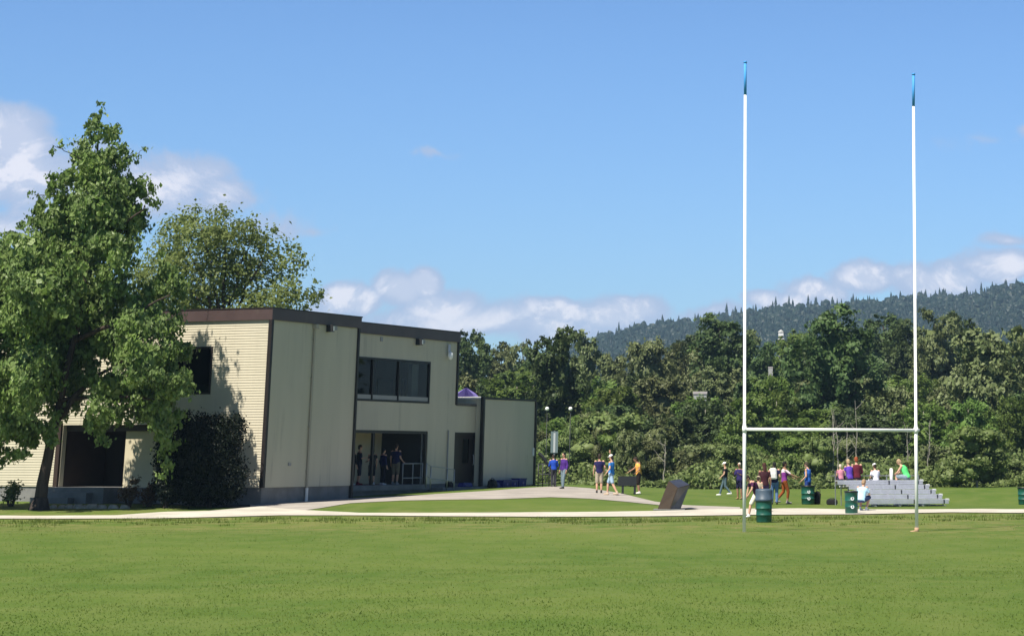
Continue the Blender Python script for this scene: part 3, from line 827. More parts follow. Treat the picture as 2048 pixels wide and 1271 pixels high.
# downpipe
u0 = fac(628, 700, -.07)[0]
mb = MB(); mb.tube([(u0, -.07, .75), (u0, -.07, 7.5)], .05, 8); mb.bb(u0 - .12, u0 + .12, -.2, -.02, 7.45, 7.64)
for z in (1.6, 3.4, 5.4, 7.0): mb.bb(u0 - .08, u0 + .08, -.08, -.0, z, z + .04)
part('downpipe', mb, mat('pipe_paint', (.36, .33, .26), .5), bld)
mb = MB(); mb.tube([(u0, -.07, .15), (u0, -.07, .95)], .065, 8); part('downpipe_shoe', mb, M['offwhite'], bld)
for (px, py, w) in [(657, 657, -.02), (835, 684, 1.98)]:
    u0, z0 = fac(px, py, w); mb = MB(); mb.bb(u0 - .18, u0 - .02, w - .32, w, z0 - .14, z0 + .16); fl = part('floodlight', mb, M['darksteel'], bld)
    mb = MB(); mb.bb(u0 - .02, u0 + .30, w - .26, w - .02, z0 - .06, z0 + .12); part('lamp_housing', mb, M['greybox'], fl)
    mb = MB(); mb.bb(u0 - .14, u0 - .04, w - .335, w - .322, z0 - .1, z0 + .1); part('lens', mb, M['offwhite'], fl)
u0, z0 = fac(896, 716, 1.9); _, z1 = fac(896, 688, 1.9)
mb = MB(); mb.tube([(u0, 1.86, z0 + .25), (u0, 1.86, z1 - .02)], .055, 8); mb.tube([(u0 + .12, 1.86, z0 + .25), (u0 + .12, 1.86, z1)], .03, 8)
ff = part('wall_vent_pipe', mb, M['alu'], bld)
mb = MB(); mb.ell((u0 + .02, 1.78, z0 + .12), (.13, .13, .2)); part('vent_hood', mb, M['white'], ff, True)
mb = MB(); u0, z0 = fac(578, 928, -.0); mb.bb(u0 - .1, u0 + .1, -.05, 0, z0 - .06, z0 + .06)
part('wall_box', mb, M['greybox'], bld)
mb = MB(); u0, z0 = fac(762, 678, 2); mb.bb(u0 - .1, u0 + .1, 1.95, 2, z0 - .1, z0 + .1)
part('wall_box', mb, M['greybox'], bld)

u0, z0 = fac(1068, 903, 1.55)
n_ = link('notice', MB().bb(-.13, .13, -.012, .0, -.2, .2).mesh('notice', M['paper']), None, B2W(u0, 1.58, z0), 'small white notice fixed near the far edge of the annex wall', 'notice'); n_.rotation_euler.z = BRZ

# purple parasol on the low roof
p = B2W(*[fac(932, 780, 6)[0], 6], 0); pu_ = thing('parasol', 'purple and lavender parasol showing above the low wing roof', 'parasol', (p.x, p.y, 4.66 - .12))
mb = MB(); mb.tube([(0, 0, 0), (0, 0, 1.15)], .025, 8); part('pole', mb, M['darksteel'], pu_)
for i in range(8):
    mb = MB(); a0 = i * math.pi / 4; a1 = a0 + math.pi / 4; am = (a0 + a1) / 2
    c0 = lambda a, r, z: (r * math.cos(a), r * math.sin(a), z)
    mb.face([c0(am, .02, 1.2), c0(a0, .5, .92), c0(am, .46, .86), c0(a1, .5, .92)]); mb.face([c0(a0, .5, .92), c0(a0, .95, .50), c0(am, .86, .46), c0(am, .46, .86)]); mb.face([c0(am, .46, .86), c0(am, .86, .46), c0(a1, .95, .5), c0(a1, .5, .92)])
    part('canopy_panel', mb, M['lavender'] if i % 3 == 1 else M['purple'], pu_)

# handrails
def rail(name, label, pts, top, mid, r=.028, cat='railing', base=None, m='steel'):
    b = Vector(pts[0]); t = thing(name, label, cat, b)
    for p in pts:
        mb = MB(); q = Vector(p) - b; mb.tube([q - Vector((0, 0, .05)), q + Vector((0, 0, top))], r, 8); part('post', mb, M[m], t, True)
    for h in ([top] + list(mid)):
        mb = MB(); mb.tube([Vector(p) - b + Vector((0, 0, h)) for p in pts], r * .9, 8); part('rail', mb, M[m], t, True)
    return t


zf = .80
rail('handrail', 'grey tubular handrail in front of the porch and door', [B2W(fac(x, 960, .95)[0], .95, z) for x, z in ((852, .85), (861, .72), (894, .62), (908, .55))], 1.05, (.5,))
rail('handrail', 'grey tubular handrail inside the porch opening', [B2W(fac(x, 930, 2.0)[0], 2.0, .94) for x in (806, 826, 845)], .95, (.3,), m='greybox')
rail('handrail', 'dark railing behind the far end of the annex', [Vector((at(x, 970, 119.5).x, 119.5, g1(at(x, 970, 119.5).x, 119.5))) for x in (1076, 1085, 1098, 1108)], 1.1, (.15, .6), .03, m='darksteel')
# dark sloping stay from the annex corner
a = at(1077, 905, 119.5); b = at(1104, 941, 119.5)
st = MB(); st.tube([(0, 0, 0), ((b - a).x * .3, 0, (b - a).z * .22), b - a], [.09, .09, .04], 8)
link('stay_bar', st.mesh('stay_bar', M['darksteel']), None, a, 'dark sloping bar running down from the annex corner', 'bar')
# boulders by the entrance
for i, (px, py, s) in enumerate([(126, 994, 7), (140, 990, 8), (158, 993, 9), (172, 997, 7), (186, 991, 10), (205, 996, 8), (108, 1000, 7), (228, 998, 9), (250, 996, 8)]):
    p = at(px, py, 92.5); p.z = g1(p.x, p.y); r = random.Random(i); s = s * 92 / 4658 * 1.3; bm = bmesh.new(); bmesh.ops.create_icosphere(bm, subdivisions=2, radius=s)
    for v in bm.verts: v.co *= 1 + r.uniform(-.18, .18); v.co.z *= .75
    me = bpy.data.meshes.new('rock'); bm.to_mesh(me); bm.free(); me.materials.append(M['stone'])
    pos = ['leftmost but one', 'second', 'third', 'fourth', 'fifth', 'sixth', 'leftmost', 'eighth', 'rightmost'][i]
    link('rock', me, None, p, 'pale rough rock by the entrance steps, %s of the row' % ({0: 'next to the leftmost', 6: 'leftmost', 8: 'rightmost', 7: 'second from the right'}.get(i, pos + ' from the left')), 'rock', 'rocks beside the entrance steps')
# ------------------------------------------------------------------ goal posts
gp = thing('goal_posts', 'tall white rugby goal posts with blue tips on the pitch', 'goal posts', (0, 0, 0))
A = at(1488.5, 1063, 71.0); Bp = at(1833.5, 1063, 72.5); At = at(1490.5, 190, 71.0); Bt = at(1827, 213, 72.5); Ae = at(1490.5, 126, 71.0); Be = at(1827, 150, 72.5)
A.z = g1(A.x, A.y) - .05; Bp.z = g1(Bp.x, Bp.y) - .05
gp.location = A; o_ = A.copy()
ca = at(1489, 858, 71.0); cb = at(1832, 860, 72.5)
for (p0, p1, p2, c) in ((A, At, Ae, ca), (Bp, Bt, Be, cb)):
    mb = MB(); lo = c.z - o_.z
    f = lambda z: (p0 - o_).lerp(p1 - o_, (z - (p0 - o_).z) / ((p1 - p0).z))
    mb.tube([p0 - o_, f(lo + .15), f(lo + .16), p1 - o_], [.054, .054, .046, .042], 16); up = part('upright', mb, M['white'], gp, True)
    mb = MB(); mb.tube([p1 - o_, p2 - o_], .044, 12); mb.tube([p2 - o_, p2 - o_ + Vector((0, 0, .05))], .055, 12); part('tip', mb, M['blue_pad'], gp, True)
    mb = MB(); q = f(lo); mb.tube([q - Vector((0, 0, .09)), q + Vector((0, 0, .09))], .068, 16); part('bracket', mb, M['white'], gp, True)
mb = MB(); e = (cb - ca).normalized() * .10; mb.tube([ca - o_, cb - o_ + e], .050, 14); part('crossbar', mb, M['white'], gp, True)
mb = MB(); q = Bp - o_; mb.tube([q + Vector((-.20, -.04, .03)), q + Vector((0, 0, .06))], .035, 8); mb.tube([q + Vector((0, 0, .0)), q + Vector((0, 0, .16))], .068, 12)
part('ground_sleeve', mb, mat('worn_sleeve', (.42, .27, .17), .7), gp, True)


# ------------------------------------------------------------------ litter bins
def make_bin(label, px, py, Y, h, r, lid, emblem=True):
    p = at(px, py, Y); p.z = g1(p.x, p.y)
    t = thing('litter_bin', label, 'litter bin', p, group='litter bins on the grass')
    hb = h if not lid else h * .68
    mb = MB(); pr = [(0, 0), (r * .90, 0), (r * .94, .03)]
    for k in (.33, .62): pr += [(r * .955, hb * k - .02), (r * 1.0, hb * k - .01), (r * 1.0, hb * k + .01), (r * .965, hb * k + .02)]
    pr += [(r, hb - .03), (r * 1.03, hb - .02), (r * 1.03, hb), (r * .95, hb), (r * .93, hb - .25), (0, hb - .25)]
    mb.lathe(pr, n=28); part('drum', mb, M['bin'], t, True)
    if lid:
        mb = MB(); mb.lathe([(r * 1.04, hb - .05), (r * 1.10, hb - .04), (r * 1.10, hb + .03), (r * 1.05, hb + .04), (r * 1.05, h - .06), (r * .99, h), (r * .62, h + .015), (r * .6, h - .05), (r * .1, h - .09), (0, h - .09)], n=28)
        part('lid', mb, M['binlid'], t, True)
    else:
        mb = MB(); mb.lathe([(r * 1.0, h + .001), (r * 1.06, h), (r * 1.06, h + .05), (r * .8, h + .055), (r * .78, h - .05), (0, h - .06)], n=28); part('rim', mb, M['blackplastic'], t, True)
        for k in (.34, .72):
            mb = MB()
            # a round pale badge wrapped on the drum, with a notch through it
            for i in range(10):
                a0 = i * .628 + .2
                if i == 2: continue
                for (rr0, rr1) in ((.028, .068),):
                    pts = []
                    for (aa, q) in ((a0, rr0), (a0, rr1), (a0 + .628, rr1), (a0 + .628, rr0)):
                        s = q * math.cos(aa); z = q * math.sin(aa); ang = -math.pi / 2 + s / r + .12; pts.append(((r + .006) * math.cos(ang), (r + .006) * math.sin(ang), h * k + z))
                    mb.face(pts)
            part('badge', mb, M['paper'], t)
    return t


make_bin('green litter bin with a blue-grey lid beside the left upright', 1528, 1041, 79, 1.07, .275, True)
make_bin('green litter bin on the path in front of the left end of the bleachers', 1703, 1028, 88, .78, .25, False)
make_bin('green litter bin below the person in the blue tank top', 1616, 1006, 100, .72, .29, False)
make_bin('green litter bin cut by the right edge of the photo', 2049, 1008, 100, .66, .27, False)


# ------------------------------------------------------------------ tilted block
c = at(1338, 1020, 91.9); c.z = g1(c.x, c.y)
tb = thing('tilted_block', 'leaning brown metal block sculpture between the two paths', 'sculpture', c)
bot = [at(1313, 1019.5, 92.3), at(1338, 1020.5, 91.9), at(1360, 1018.5, 92.3), at(1338, 1018, 92.8)]
top = [at(1337, 960.5, 92.9), at(1355.5, 975, 92.0), at(1380, 968.5, 92.7), at(1361, 957, 93.5)]
for q in bot: q.z = g1(q.x, q.y) - .05
bot = [q - c for q in bot]; top = [q - c for q in top]
bm = bmesh.new(); vs = [bm.verts.new(q) for q in bot + top]
fs = [bm.faces.new([vs[i] for i in q]) for q in ((3, 2, 1, 0), (4, 5, 6, 7), (0, 1, 5, 4), (1, 2, 6, 5), (2, 3, 7, 6), (3, 0, 4, 7))]
bmesh.ops.recalc_face_normals(bm, faces=bm.faces); fs[3].material_index = 1; fs[1].material_index = 1
bmesh.ops.bevel(bm, geom=bm.edges[:], offset=.018, segments=2, affect='EDGES')
me = bpy.data.meshes.new('block'); bm.to_mesh(me); bm.free(); me.materials.append(M['bronze']); me.materials.append(M['steelplate']); link('block', me, tb)
mb = MB(); mb.bb(-.62, .62, -.15, 1.3, -.05, .04); part('plinth', mb, M['concrete'], tb)

# ------------------------------------------------------------------ bleachers
bc = at(1688, 1006, 98.5); bc.z = g1(bc.x, bc.y)
bl = thing('bleachers', 'low five-row aluminium bleachers on the grass', 'bleachers', bc, 0)
dirR = Vector((.93, .36)).normalized(); dirF = Vector((.36, -.93)); LEN = 3.6; N = 5


def bp(s, f, z): q = dirR * s + dirF * f; return Vector((q.x, q.y, z))


zs = [1.0 - i * .185 for i in range(5)]          # top row first
RD = .62
ROT = Matrix.Rotation(math.atan2(dirR.y, dirR.x), 3, 'Z')
for i, z in enumerate(zs):
    f = i * RD; s0 = -.35 if i == 0 else (0 if i > 1 else -.1)
    L_ = LEN - s0
    mb = MB(); mb.box(bp(s0 + L_ / 2, f, z), (L_, .28, .05), ROT); mb.box(bp(s0 + L_ / 2, f + .145, z - .02), (L_, .02, .07), ROT); part('seat_plank', mb, M['alu'], bl)
    mb = MB(); mb.box(bp(s0 + L_ / 2, f + .16, z - .105), (L_, .025, .09), ROT)
    part('riser', mb, M['alu'], bl)
    if i < 4:
        mb = MB(); mb.box(bp(LEN / 2, f + .33, z - .21), (LEN, .24, .04), ROT); part('foot_plank', mb, M['alu'], bl)
    for s in (LEN * .56, LEN - .22):
        mb = MB(); mb.box(bp(s, f + .178, z - .07), (.05, .012, .16), ROT); part('joint_strap', mb, M['darksteel'], bl)
    mb = MB(); mb.box(bp(LEN + .02, f, z), (.04, .29, .09), ROT); part('end_cap', mb, M['offwhite'], bl)
for s in (.25, 1.35, 2.4, 3.4):
    mb = MB(); mb.tube([bp(s, -.1, .0), bp(s, -.1, .98)], .03, 6); mb.tube([bp(s, 2.5, .0), bp(s, 2.5, .24)], .03, 6); mb.tube([bp(s, -.1, .9), bp(s, 2.5, .18)], .03, 6); mb.tube([bp(s, -.2, .03), bp(s, 2.75, .03)], .03, 6); mb.tube([bp(s, 1.2, .03), bp(s, 1.2, .5)], .025, 6)
    part('support_frame', mb, M['steel'], bl)
mb = MB()
for s in (-.28, -.02, 2.1, LEN): mb.tube([bp(s, -.25, .0), bp(s, -.25, 1.42 if s < 1 else 1.25)], .024, 6)
mb.tube([bp(-.5, -.25, 1.2), bp(LEN, -.25, 1.2)], .022, 6); mb.tube([bp(-.3, -.25, .9), bp(LEN, -.25, .9)], .018, 6)
part('back_rail', mb, M['steel'], bl)
p = at(1783, 967, 99.5); mk = MB(); mk.tube([(0, 0, 0), (0, 0, .62)], .075, 10); mk.ell((0, 0, .62), (.075, .075, .05))
link('white_post', mk.mesh('white_post', M['offwhite'], True), None, p - Vector((0, 0, .02)), 'short white post standing up behind the bleachers, left of the green tank top', 'post')


# ------------------------------------------------------------------ picnic bench, sign, lamps, bags
p = at(1254, 990, 108); p.z = g1(p.x, p.y)
bt = thing('park_bench', 'dark metal park bench beside the walkway, by the person in orange', 'bench', p, R(6))
mb = MB(); mb.bb(-.42, .42, -.02, .04, .38, .80); part('backrest', mb, M['darksteel'], bt)
mb = MB(); mb.bb(-.42, .42, .04, .46, .38, .44); part('seat', mb, M['darksteel'], bt)
for x in (-.20, .36):
    mb = MB(); mb.bb(x - .05, x + .05, -.0, .42, -.02, .06); mb.bb(x - .05, x + .05, .0, .10, .05, .42); part('leg', mb, M['darksteel'], bt)

p = at(1107, 968, 121); p.z = g1(p.x, p.y)
sg = thing('street_banner', 'tall pale grey-green banner sign with a white stripe, beside the annex', 'sign', p)
z0 = at(1107, 905, 121).z - p.z; z1 = at(1107, 862, 121).z - p.z
mb = MB(); mb.tube([(0, 0, -.1), (0, 0, z1 + .03)], .045, 10); part('pole', mb, M['steel'], sg)
mb = MB(); mb.bb(-.19, .19, -.07, -.045, z0, z1); part('panel', mb, M['signblue'], sg)
mb = MB(); mb.bb(-.05, .05, -.078, -.072, z0 + .02, z1 - .08); part('stripe', mb, M['stripe'], sg)

for i, (px, lb) in enumerate([(1091, 'white globe lamp on a thin dark pole, the one next to the annex'), (1138, 'white globe lamp on a thin dark pole, the one farther from the annex')]):
    p = at(px, 960, 150); p.z = g1(p.x, p.y); t = thing('globe_lamp', lb, 'street lamp', p, group='globe lamps behind the annex')
    z = at(px, 817, 150).z - p.z
    mb = MB(); mb.tube([(0, 0, -.1), (0, 0, .5), (0, 0, z - .12)], [.05, .022, .020], 8); part('pole', mb, M['darksteel'], t, True)
    mb = MB(); mb.ell((0, 0, z), .13, nu=16, nv=10); part('globe', mb, M['globe'], t, True)
    mb = MB(); mb.tube([(0, 0, z - .2), (0, 0, z - .11)], .07, 10); part('collar', mb, M['darksteel'], t, True)


def bag(name, label, p, size, m, rz=0, cat='bag', group=None, strap=True, taper=.8):
    t = thing(name, label, cat, p, rz, group); sx, sy, sz = size
    bm = bmesh.new(); bmesh.ops.create_cube(bm, size=1)
    for v in bm.verts:
        f = taper if v.co.z > 0 else 1
        v.co = Vector((v.co.x * sx * f, v.co.y * sy * f, (v.co.z + .5) * sz))
    bmesh.ops.bevel(bm, geom=bm.edges[:], offset=min(size) * .18, segments=3, affect='EDGES')
    me = bpy.data.meshes.new('body'); bm.to_mesh(me); bm.free(); me.materials.append(M[m]); link('body', me, t)
    if strap:
        mb = MB(); mb.tube([(-sx * .25, 0, sz * .95), (-sx * .15, 0, sz * 1.15), (sx * .15, 0, sz * 1.15), (sx * .25, 0, sz * .95)], .015, 6); part('handle', mb, M['blackplastic'], t)
        mb = MB(); mb.bb(-sx * .32, sx * .32, -sy * .56, -sy * .44, sz * .12, sz * .5); part('pocket', mb, M[m], t)
    return t


def crate(label, p, size, rz):
    t = thing('storage_crate', label, 'crate', p, rz, 'blue crates along the annex wall'); sx, sy, sz = size
    mb = MB(); mb.hexa([(-sx / 2 * .92, -sy / 2 * .92, 0), (sx / 2 * .92, -sy / 2 * .92, 0), (sx / 2 * .92, sy / 2 * .92, 0), (-sx / 2 * .92, sy / 2 * .92, 0)], [(-sx / 2, -sy / 2, sz), (sx / 2, -sy / 2, sz), (sx / 2, sy / 2, sz), (-sx / 2, sy / 2, sz)])
    for x in (-.3, 0, .3): mb.bb(x * sx - .02, x * sx + .02, -sy / 2 - .02, -sy / 2 + .03, .03, sz - .05)
    part('tub', mb, M['bluebag'], t)
    mb = MB(); mb.bb(-sx / 2 - .02, sx / 2 + .02, -sy / 2 - .02, sy / 2 + .02, sz, sz + .05); part('lid', mb, M['bluebag'], t)
    mb = MB(); mb.bb(-.06, .06, -sy / 2 - .03, -sy / 2 - .01, sz * .35, sz * .7); part('label_patch', mb, M['lavender'], t)


for x, lb in ((1006, 'dark blue crate on the ground by the annex wall, the one nearest the door'), (1021, 'dark blue crate in the middle of the row by the annex wall'), (1038, 'dark blue crate at the far end of the row by the annex wall')):
    u_ = fac(x, 975, 1.1)[0]; p = B2W(u_, 1.1, 0); p.z = g1(p.x, p.y); crate(lb, p, (.78, .45, .30 if x != 1038 else .36), BRZ)
u_ = fac(984, 975, 1.0)[0]; p = B2W(u_, 1.0, 0); p.z = g1(p.x, p.y); bag('backpack', 'black backpack standing against the annex wall left of the blue crates', p, (.5, .4, .42), 'black', BRZ)
u_ = fac(992, 978, .95)[0]; p = B2W(u_, .95, 0); p.z = g1(p.x, p.y); bag('sports_bag', 'dark blue bag slumped between the black backpack and the crates', p, (.45, .3, .26), 'bluebag', BRZ)
u_ = fac(930, 975, 1.5)[0]; p = B2W(u_, 1.5, .78); bag('sports_bag', 'dark blue bag lying on the step in front of the wing door', p, (1.0, .4, .2), 'bluebag', BRZ)
u_ = fac(898, 975, 1.5)[0]; p = B2W(u_, 1.5, .78); bag('sports_bag', 'small black bag on the step beside the handrail', p, (.45, .3, .26), 'black', BRZ)
p = at(1664, 1007, 100); p.z = g1(p.x, p.y); bag('sports_bag', 'black holdall lying on the grass left of the bleachers', p, (.50, .3, .24), 'black', 0, taper=.9)
p = at(1630, 1006, 100.3); p.z = g1(p.x, p.y)
t = bag('backpack', 'black backpack leaning against the bin below the blue tank top', p, (.42, .34, .56), 'black', .2, taper=.6); t.rotation_euler.y = .25


# ------------------------------------------------------------------ people
def remeshed(mb, mats, voxel, name, faces=None):
    me = mb.mesh('tmp', mats[0]); o = bpy.data.objects.new('tmp', me); COL.objects.link(o)
    md = o.modifiers.new('r', 'REMESH'); md.mode = 'VOXEL'; md.voxel_size = voxel; md.use_smooth_shade = True
    sm = o.modifiers.new('s', 'SMOOTH'); sm.factor = .5; sm.iterations = 2
    dg = bpy.context.evaluated_depsgraph_get(); dg.update()
    out = bpy.data.meshes.new_from_object(o.evaluated_get(dg), depsgraph=dg); out.name = name
    bpy.data.objects.remove(o); bpy.data.meshes.remove(me)
    out.materials.clear()
    for m in mats: out.materials.append(m)
    n = len(out.polygons); mi = [0] * n
    if faces:
        cs = np.empty(n * 3, np.float32); out.polygons.foreach_get('center', cs); cs = cs.reshape(-1, 3)
        for (c, r, k) in faces:
            for i in np.where(((cs - np.array(c)) ** 2 / np.array(r) ** 2).sum(1) < 1)[0]: mi[i] = k
    out.polygons.foreach_set('material_index', mi)
    out.polygons.foreach_set('use_smooth', [True] * n); out.update()
    return out


def caps(mb, a, b, r0, r1, n=12):
    a = Vector(a); b = Vector(b); d = (b - a); L_ = d.length
    if L_ < 1e-5: return
    d /= L_; pts = []; rad = []
    for t in (-.95, -.7, -.35): pts.append(a + d * r0 * t); rad.append(r0 * math.sqrt(1 - t * t))
    for t in (0, .33, .66, 1): pts.append(a.lerp(b, t)); rad.append(r0 + (r1 - r0) * t)
    for t in (.35, .7, .95): pts.append(b + d * r1 * t); rad.append(r1 * math.sqrt(1 - t * t))
    mb.tube(pts, rad, n)


def loft(mb, secs, n=16):
    """secs: (center, rx, ry, side-vector) elliptical sections of the torso"""
    rings = []
    for (c, rx, ry, side) in secs:
        c = Vector(c); side = Vector(side).normalized(); b = len(mb.v)
        i = len(rings); rings.append(b)
        c0 = Vector(secs[max(i - 1, 0)][0]); c1 = Vector(secs[min(i + 1, len(secs) - 1)][0]); ax = (c1 - c0).normalized(); fw = ax.cross(side).normalized()
        for k in range(n):
            t = 2 * math.pi * k / n; mb.v.append(tuple(c + side * rx * math.cos(t) + fw * ry * math.sin(t)))
    for i in range(len(rings) - 1):
        for k in range(n): mb.f.append((rings[i] + k, rings[i] + (k + 1) % n, rings[i + 1] + (k + 1) % n, rings[i + 1] + k)); mb.mi.append(0)
    mb.f.append(tuple(rings[0] + k for k in range(n))[::-1]); mb.mi.append(0); mb.f.append(tuple(rings[-1] + k for k in range(n))); mb.mi.append(0)


_cm = {}


def cloth(col, r=.85):
    k = tuple(col) + (r,)
    if k not in _cm: _cm[k] = mat('cloth_%d' % len(_cm), col, r, var=.12, vscale=9, spec=.2)
    return _cm[k]


SKIN = {'fair': (.56, .33, .23), 'tan': (.36, .20, .13), 'brown': (.16, .085, .05)}
BASE = dict(pelvis=(0, 0, .95), chest=(0, 0, 1.28), neck=(0, -.01, 1.46), head=(0, .02, 1.63), shR=(.18, 0, 1.415), shL=(-.18, 0, 1.415),
            elR=(.235, -.03, 1.14), elL=(-.235, -.03, 1.14), wrR=(.25, .05, .89), wrL=(-.25, .05, .89),
            hiR=(.085, 0, .92), hiL=(-.085, 0, .92), knR=(.10, .02, .49), knL=(-.10, .02, .49), anR=(.105, -.03, .085), anL=(-.105, -.03, .085))


def lerp(a, b, t): return Vector(a).lerp(Vector(b), t)


def person(label, x, y, z, yaw, h, pose, shirt, legs, skin='fair', hair=(.03, .02, .015), sleeve=.55, leglen=.5, shoe=(.6, .6, .6), cap=None, longhair=False, group='people on the grass and walkway', shirt2=None, fat=1.0, toe=None):
    """yaw 0 faces away from the camera (+Y); the figure's own right is +x"""
    t = thing('person', label, 'person', (x, y, z), yaw, group); s = h / 1.75; t.scale = (s, s, s)
    J = {k: Vector(v) for k, v in {**BASE, **pose}.items()}
    side = (J['shR'] - J['shL']).normalized(); hs = (J['hiR'] - J['hiL']).normalized(); sk = cloth(SKIN[skin], .5)
    mb = MB()
    tors = [(J['pelvis'] - (J['chest'] - J['pelvis']).normalized() * .09, .11, .09, hs), (J['pelvis'], .155 * fat, .115 * fat, hs), (lerp(J['pelvis'], J['chest'], .45), .135 * fat, .10 * fat, side),
            (J['chest'], .165 * fat, .115 * fat, side), (lerp(J['chest'], J['neck'], .6), .165, .095, side), (lerp(J['chest'], J['neck'], .86), .10, .075, side), (J['neck'], .058, .058, side)]
    loft(mb, tors); caps(mb, J['neck'] - Vector((0, 0, .03)), lerp(J['neck'], J['head'], .6), .054, .050)
    up = (J['head'] - J['neck']).normalized(); fw = up.cross(-side).normalized()
    if fw.dot(Vector((0, 1, 0))) < 0 and abs(fw.y) > .2: fw = -fw
    hr = Matrix((side, fw, up)).transposed()
    hd = J['head']; mb.ell(hd + up * .02, (.074, .092, .098), hr, 16, 12); mb.ell(hd - up * .045 + fw * .025, (.055, .066, .072), hr, 14, 10)
    mb.ell(hd + fw * .098 - up * .012, (.013, .018, .024), hr, 8, 6)
    mb.ell(hd + fw * .084 + up * .028, (.05, .012, .010), hr, 8, 6)
    for e in (-1, 1): mb.ell(hd + side * .076 * e - fw * .005, (.010, .020, .030), hr, 8, 6)
    for q in 'RL':
        sh, el, wr = J['sh' + q], J['el' + q], J['wr' + q]
        mb.ell(sh, (.062, .060, .060)); caps(mb, sh, el, .050, .040); caps(mb, el, wr, .040, .026)
        d = (wr - el).normalized(); sd_ = d.cross(Vector((0, 0, 1)) if abs(d.z) < .8 else Vector((1, 0, 0))).normalized(); nn = sd_.cross(d).normalized()
        palm = wr + d * .055; rot = Matrix((sd_, nn, d)).transposed(); mb.ell(palm, (.040, .017, .052), rot, 10, 8)
        for i, L2 in enumerate((.062, .074, .070, .054)):
            b0 = palm + sd_ * (.028 - i * .019) + d * .035; b1 = b0 + d * L2 * .6 + nn * .012; b2 = b1 + d * L2 * .45 + nn * .024
            caps(mb, b0, b1, .0095, .009, 6); caps(mb, b1, b2, .009, .008, 6)
        tb0 = palm + sd_ * .034 - d * .02; tb1 = tb0 + sd_ * .026 + d * .032 + nn * .01; caps(mb, tb0, tb1, .013, .010, 6); caps(mb, tb1, tb1 + d * .03 + nn * .008, .010, .009, 6)
        hi, kn, an = J['hi' + q], J['kn' + q], J['an' + q]
        caps(mb, hi, kn, .086 * fat, .055); caps(mb, lerp(kn, an, .0), lerp(kn, an, .38), .053, .055); caps(mb, lerp(kn, an, .38), an, .055, .036)
        ft = (toe or {}).get(q, Vector((0, .17, -.045))); ft = Vector(ft); caps(mb, an - Vector((0, .02, .035)), an + ft, .038, .028)
    eye = cloth((.02, .015, .012), .4); lip = cloth((.35, .12, .10), .5)
    fc = [(tuple(hd + fw * .085 + up * .012 + side * .031 * e), (.014, .02, .008), 1) for e in (-1, 1)] + [(tuple(hd + fw * .088 - up * .058), (.024, .02, .007), 2)]
    link('body', remeshed(mb, [sk, eye, lip], .013, 'body', fc), t)
    # shirt
    mb = MB(); g_ = .018
    st_ = [(J['pelvis'] - (J['chest'] - J['pelvis']).normalized() * .06, .168 * fat, .128 * fat, hs)] + [(c_, a_ + g_, b_ + g_, s_) for (c_, a_, b_, s_) in tors[1:6]]
    loft(mb, st_)
    for q in 'RL':
        sh, el, wr = J['sh' + q], J['el' + q], J['wr' + q]
        if sleeve > 0:
            mb.ell(sh - Vector((0, 0, .02)), .062); caps(mb, sh - Vector((0, 0, .02)), lerp(sh, el, min(1, sleeve)), .058, .054)
            if sleeve > 1: caps(mb, el, lerp(el, wr, sleeve - 1), .056, .042)
        else: mb.ell(lerp(sh, J['neck'], .35), (.05, .07, .05))
    if shirt2:
        c = lerp(J['pelvis'], J['chest'], .1); link('shirt', remeshed(mb, [cloth(shirt), cloth(shirt2)], .018, 'shirt', [(tuple(c), (.6, .4, .33), 1)]), t)
    else: link('shirt', remeshed(mb, [cloth(shirt)], .018, 'shirt'), t)
    # shorts or trousers
    mb = MB(); loft(mb, [(J['pelvis'] - Vector((0, 0, .10)), .15 * fat, .11, hs), (J['pelvis'] - Vector((0, 0, .02)), .165 * fat, .125 * fat, hs), (lerp(J['pelvis'], J['chest'], .2), .150 * fat, .115 * fat, hs)])
    for q in 'RL':
        hi, kn, an = J['hi' + q], J['kn' + q], J['an' + q]; e = min(1, leglen * 2)
        caps(mb, hi, lerp(hi, kn, e), .104 * fat, .084 if leglen <= .5 else .068)
        if leglen > .5: caps(mb, kn, lerp(kn, an, (leglen - .5) * 2), .070, .056)
    link('trousers' if leglen > .7 else 'shorts', remeshed(mb, [cloth(legs)], .018, 'legwear'), t)
    for q in 'RL':
        an = J['an' + q]; ft = Vector((toe or {}).get(q, Vector((0, .17, -.045)))); mb = MB(); caps(mb, an - Vector((0, .03, .035)), an + ft, .050, .038); caps(mb, an, an + Vector((0, 0, .04)), .046, .044)
        link('shoe', remeshed(mb, [cloth(shoe, .5)], .016, 'shoe'), t)
    mb = MB(); mb.ell(hd + up * .035 - fw * .018, (.086, .098, .098), hr, 16, 12); mb.ell(hd - up * .02 - fw * .05, (.078, .06, .08), hr, 12, 10)
    if longhair: mb.ell(hd - up * .12 - fw * .065, (.085, .045, .15), hr, 12, 10)
    link('hair', remeshed(mb, [cloth(hair, .6)], .015, 'hair'), t)
    if cap:
        mb = MB(); mb.ell(hd + up * .065, (.094, .106, .078), hr, 16, 12); mb.ell(hd + up * .045 + fw * .11, (.075, .07, .014), hr, 12, 8)
        link('cap', remeshed(mb, [cloth(cap, .7)], .014, 'cap'), t)
    return t


def gpos(px, py, Y): p = at(px, py, Y); return p.x, p.y, g1(p.x, p.y)


PI = math.pi
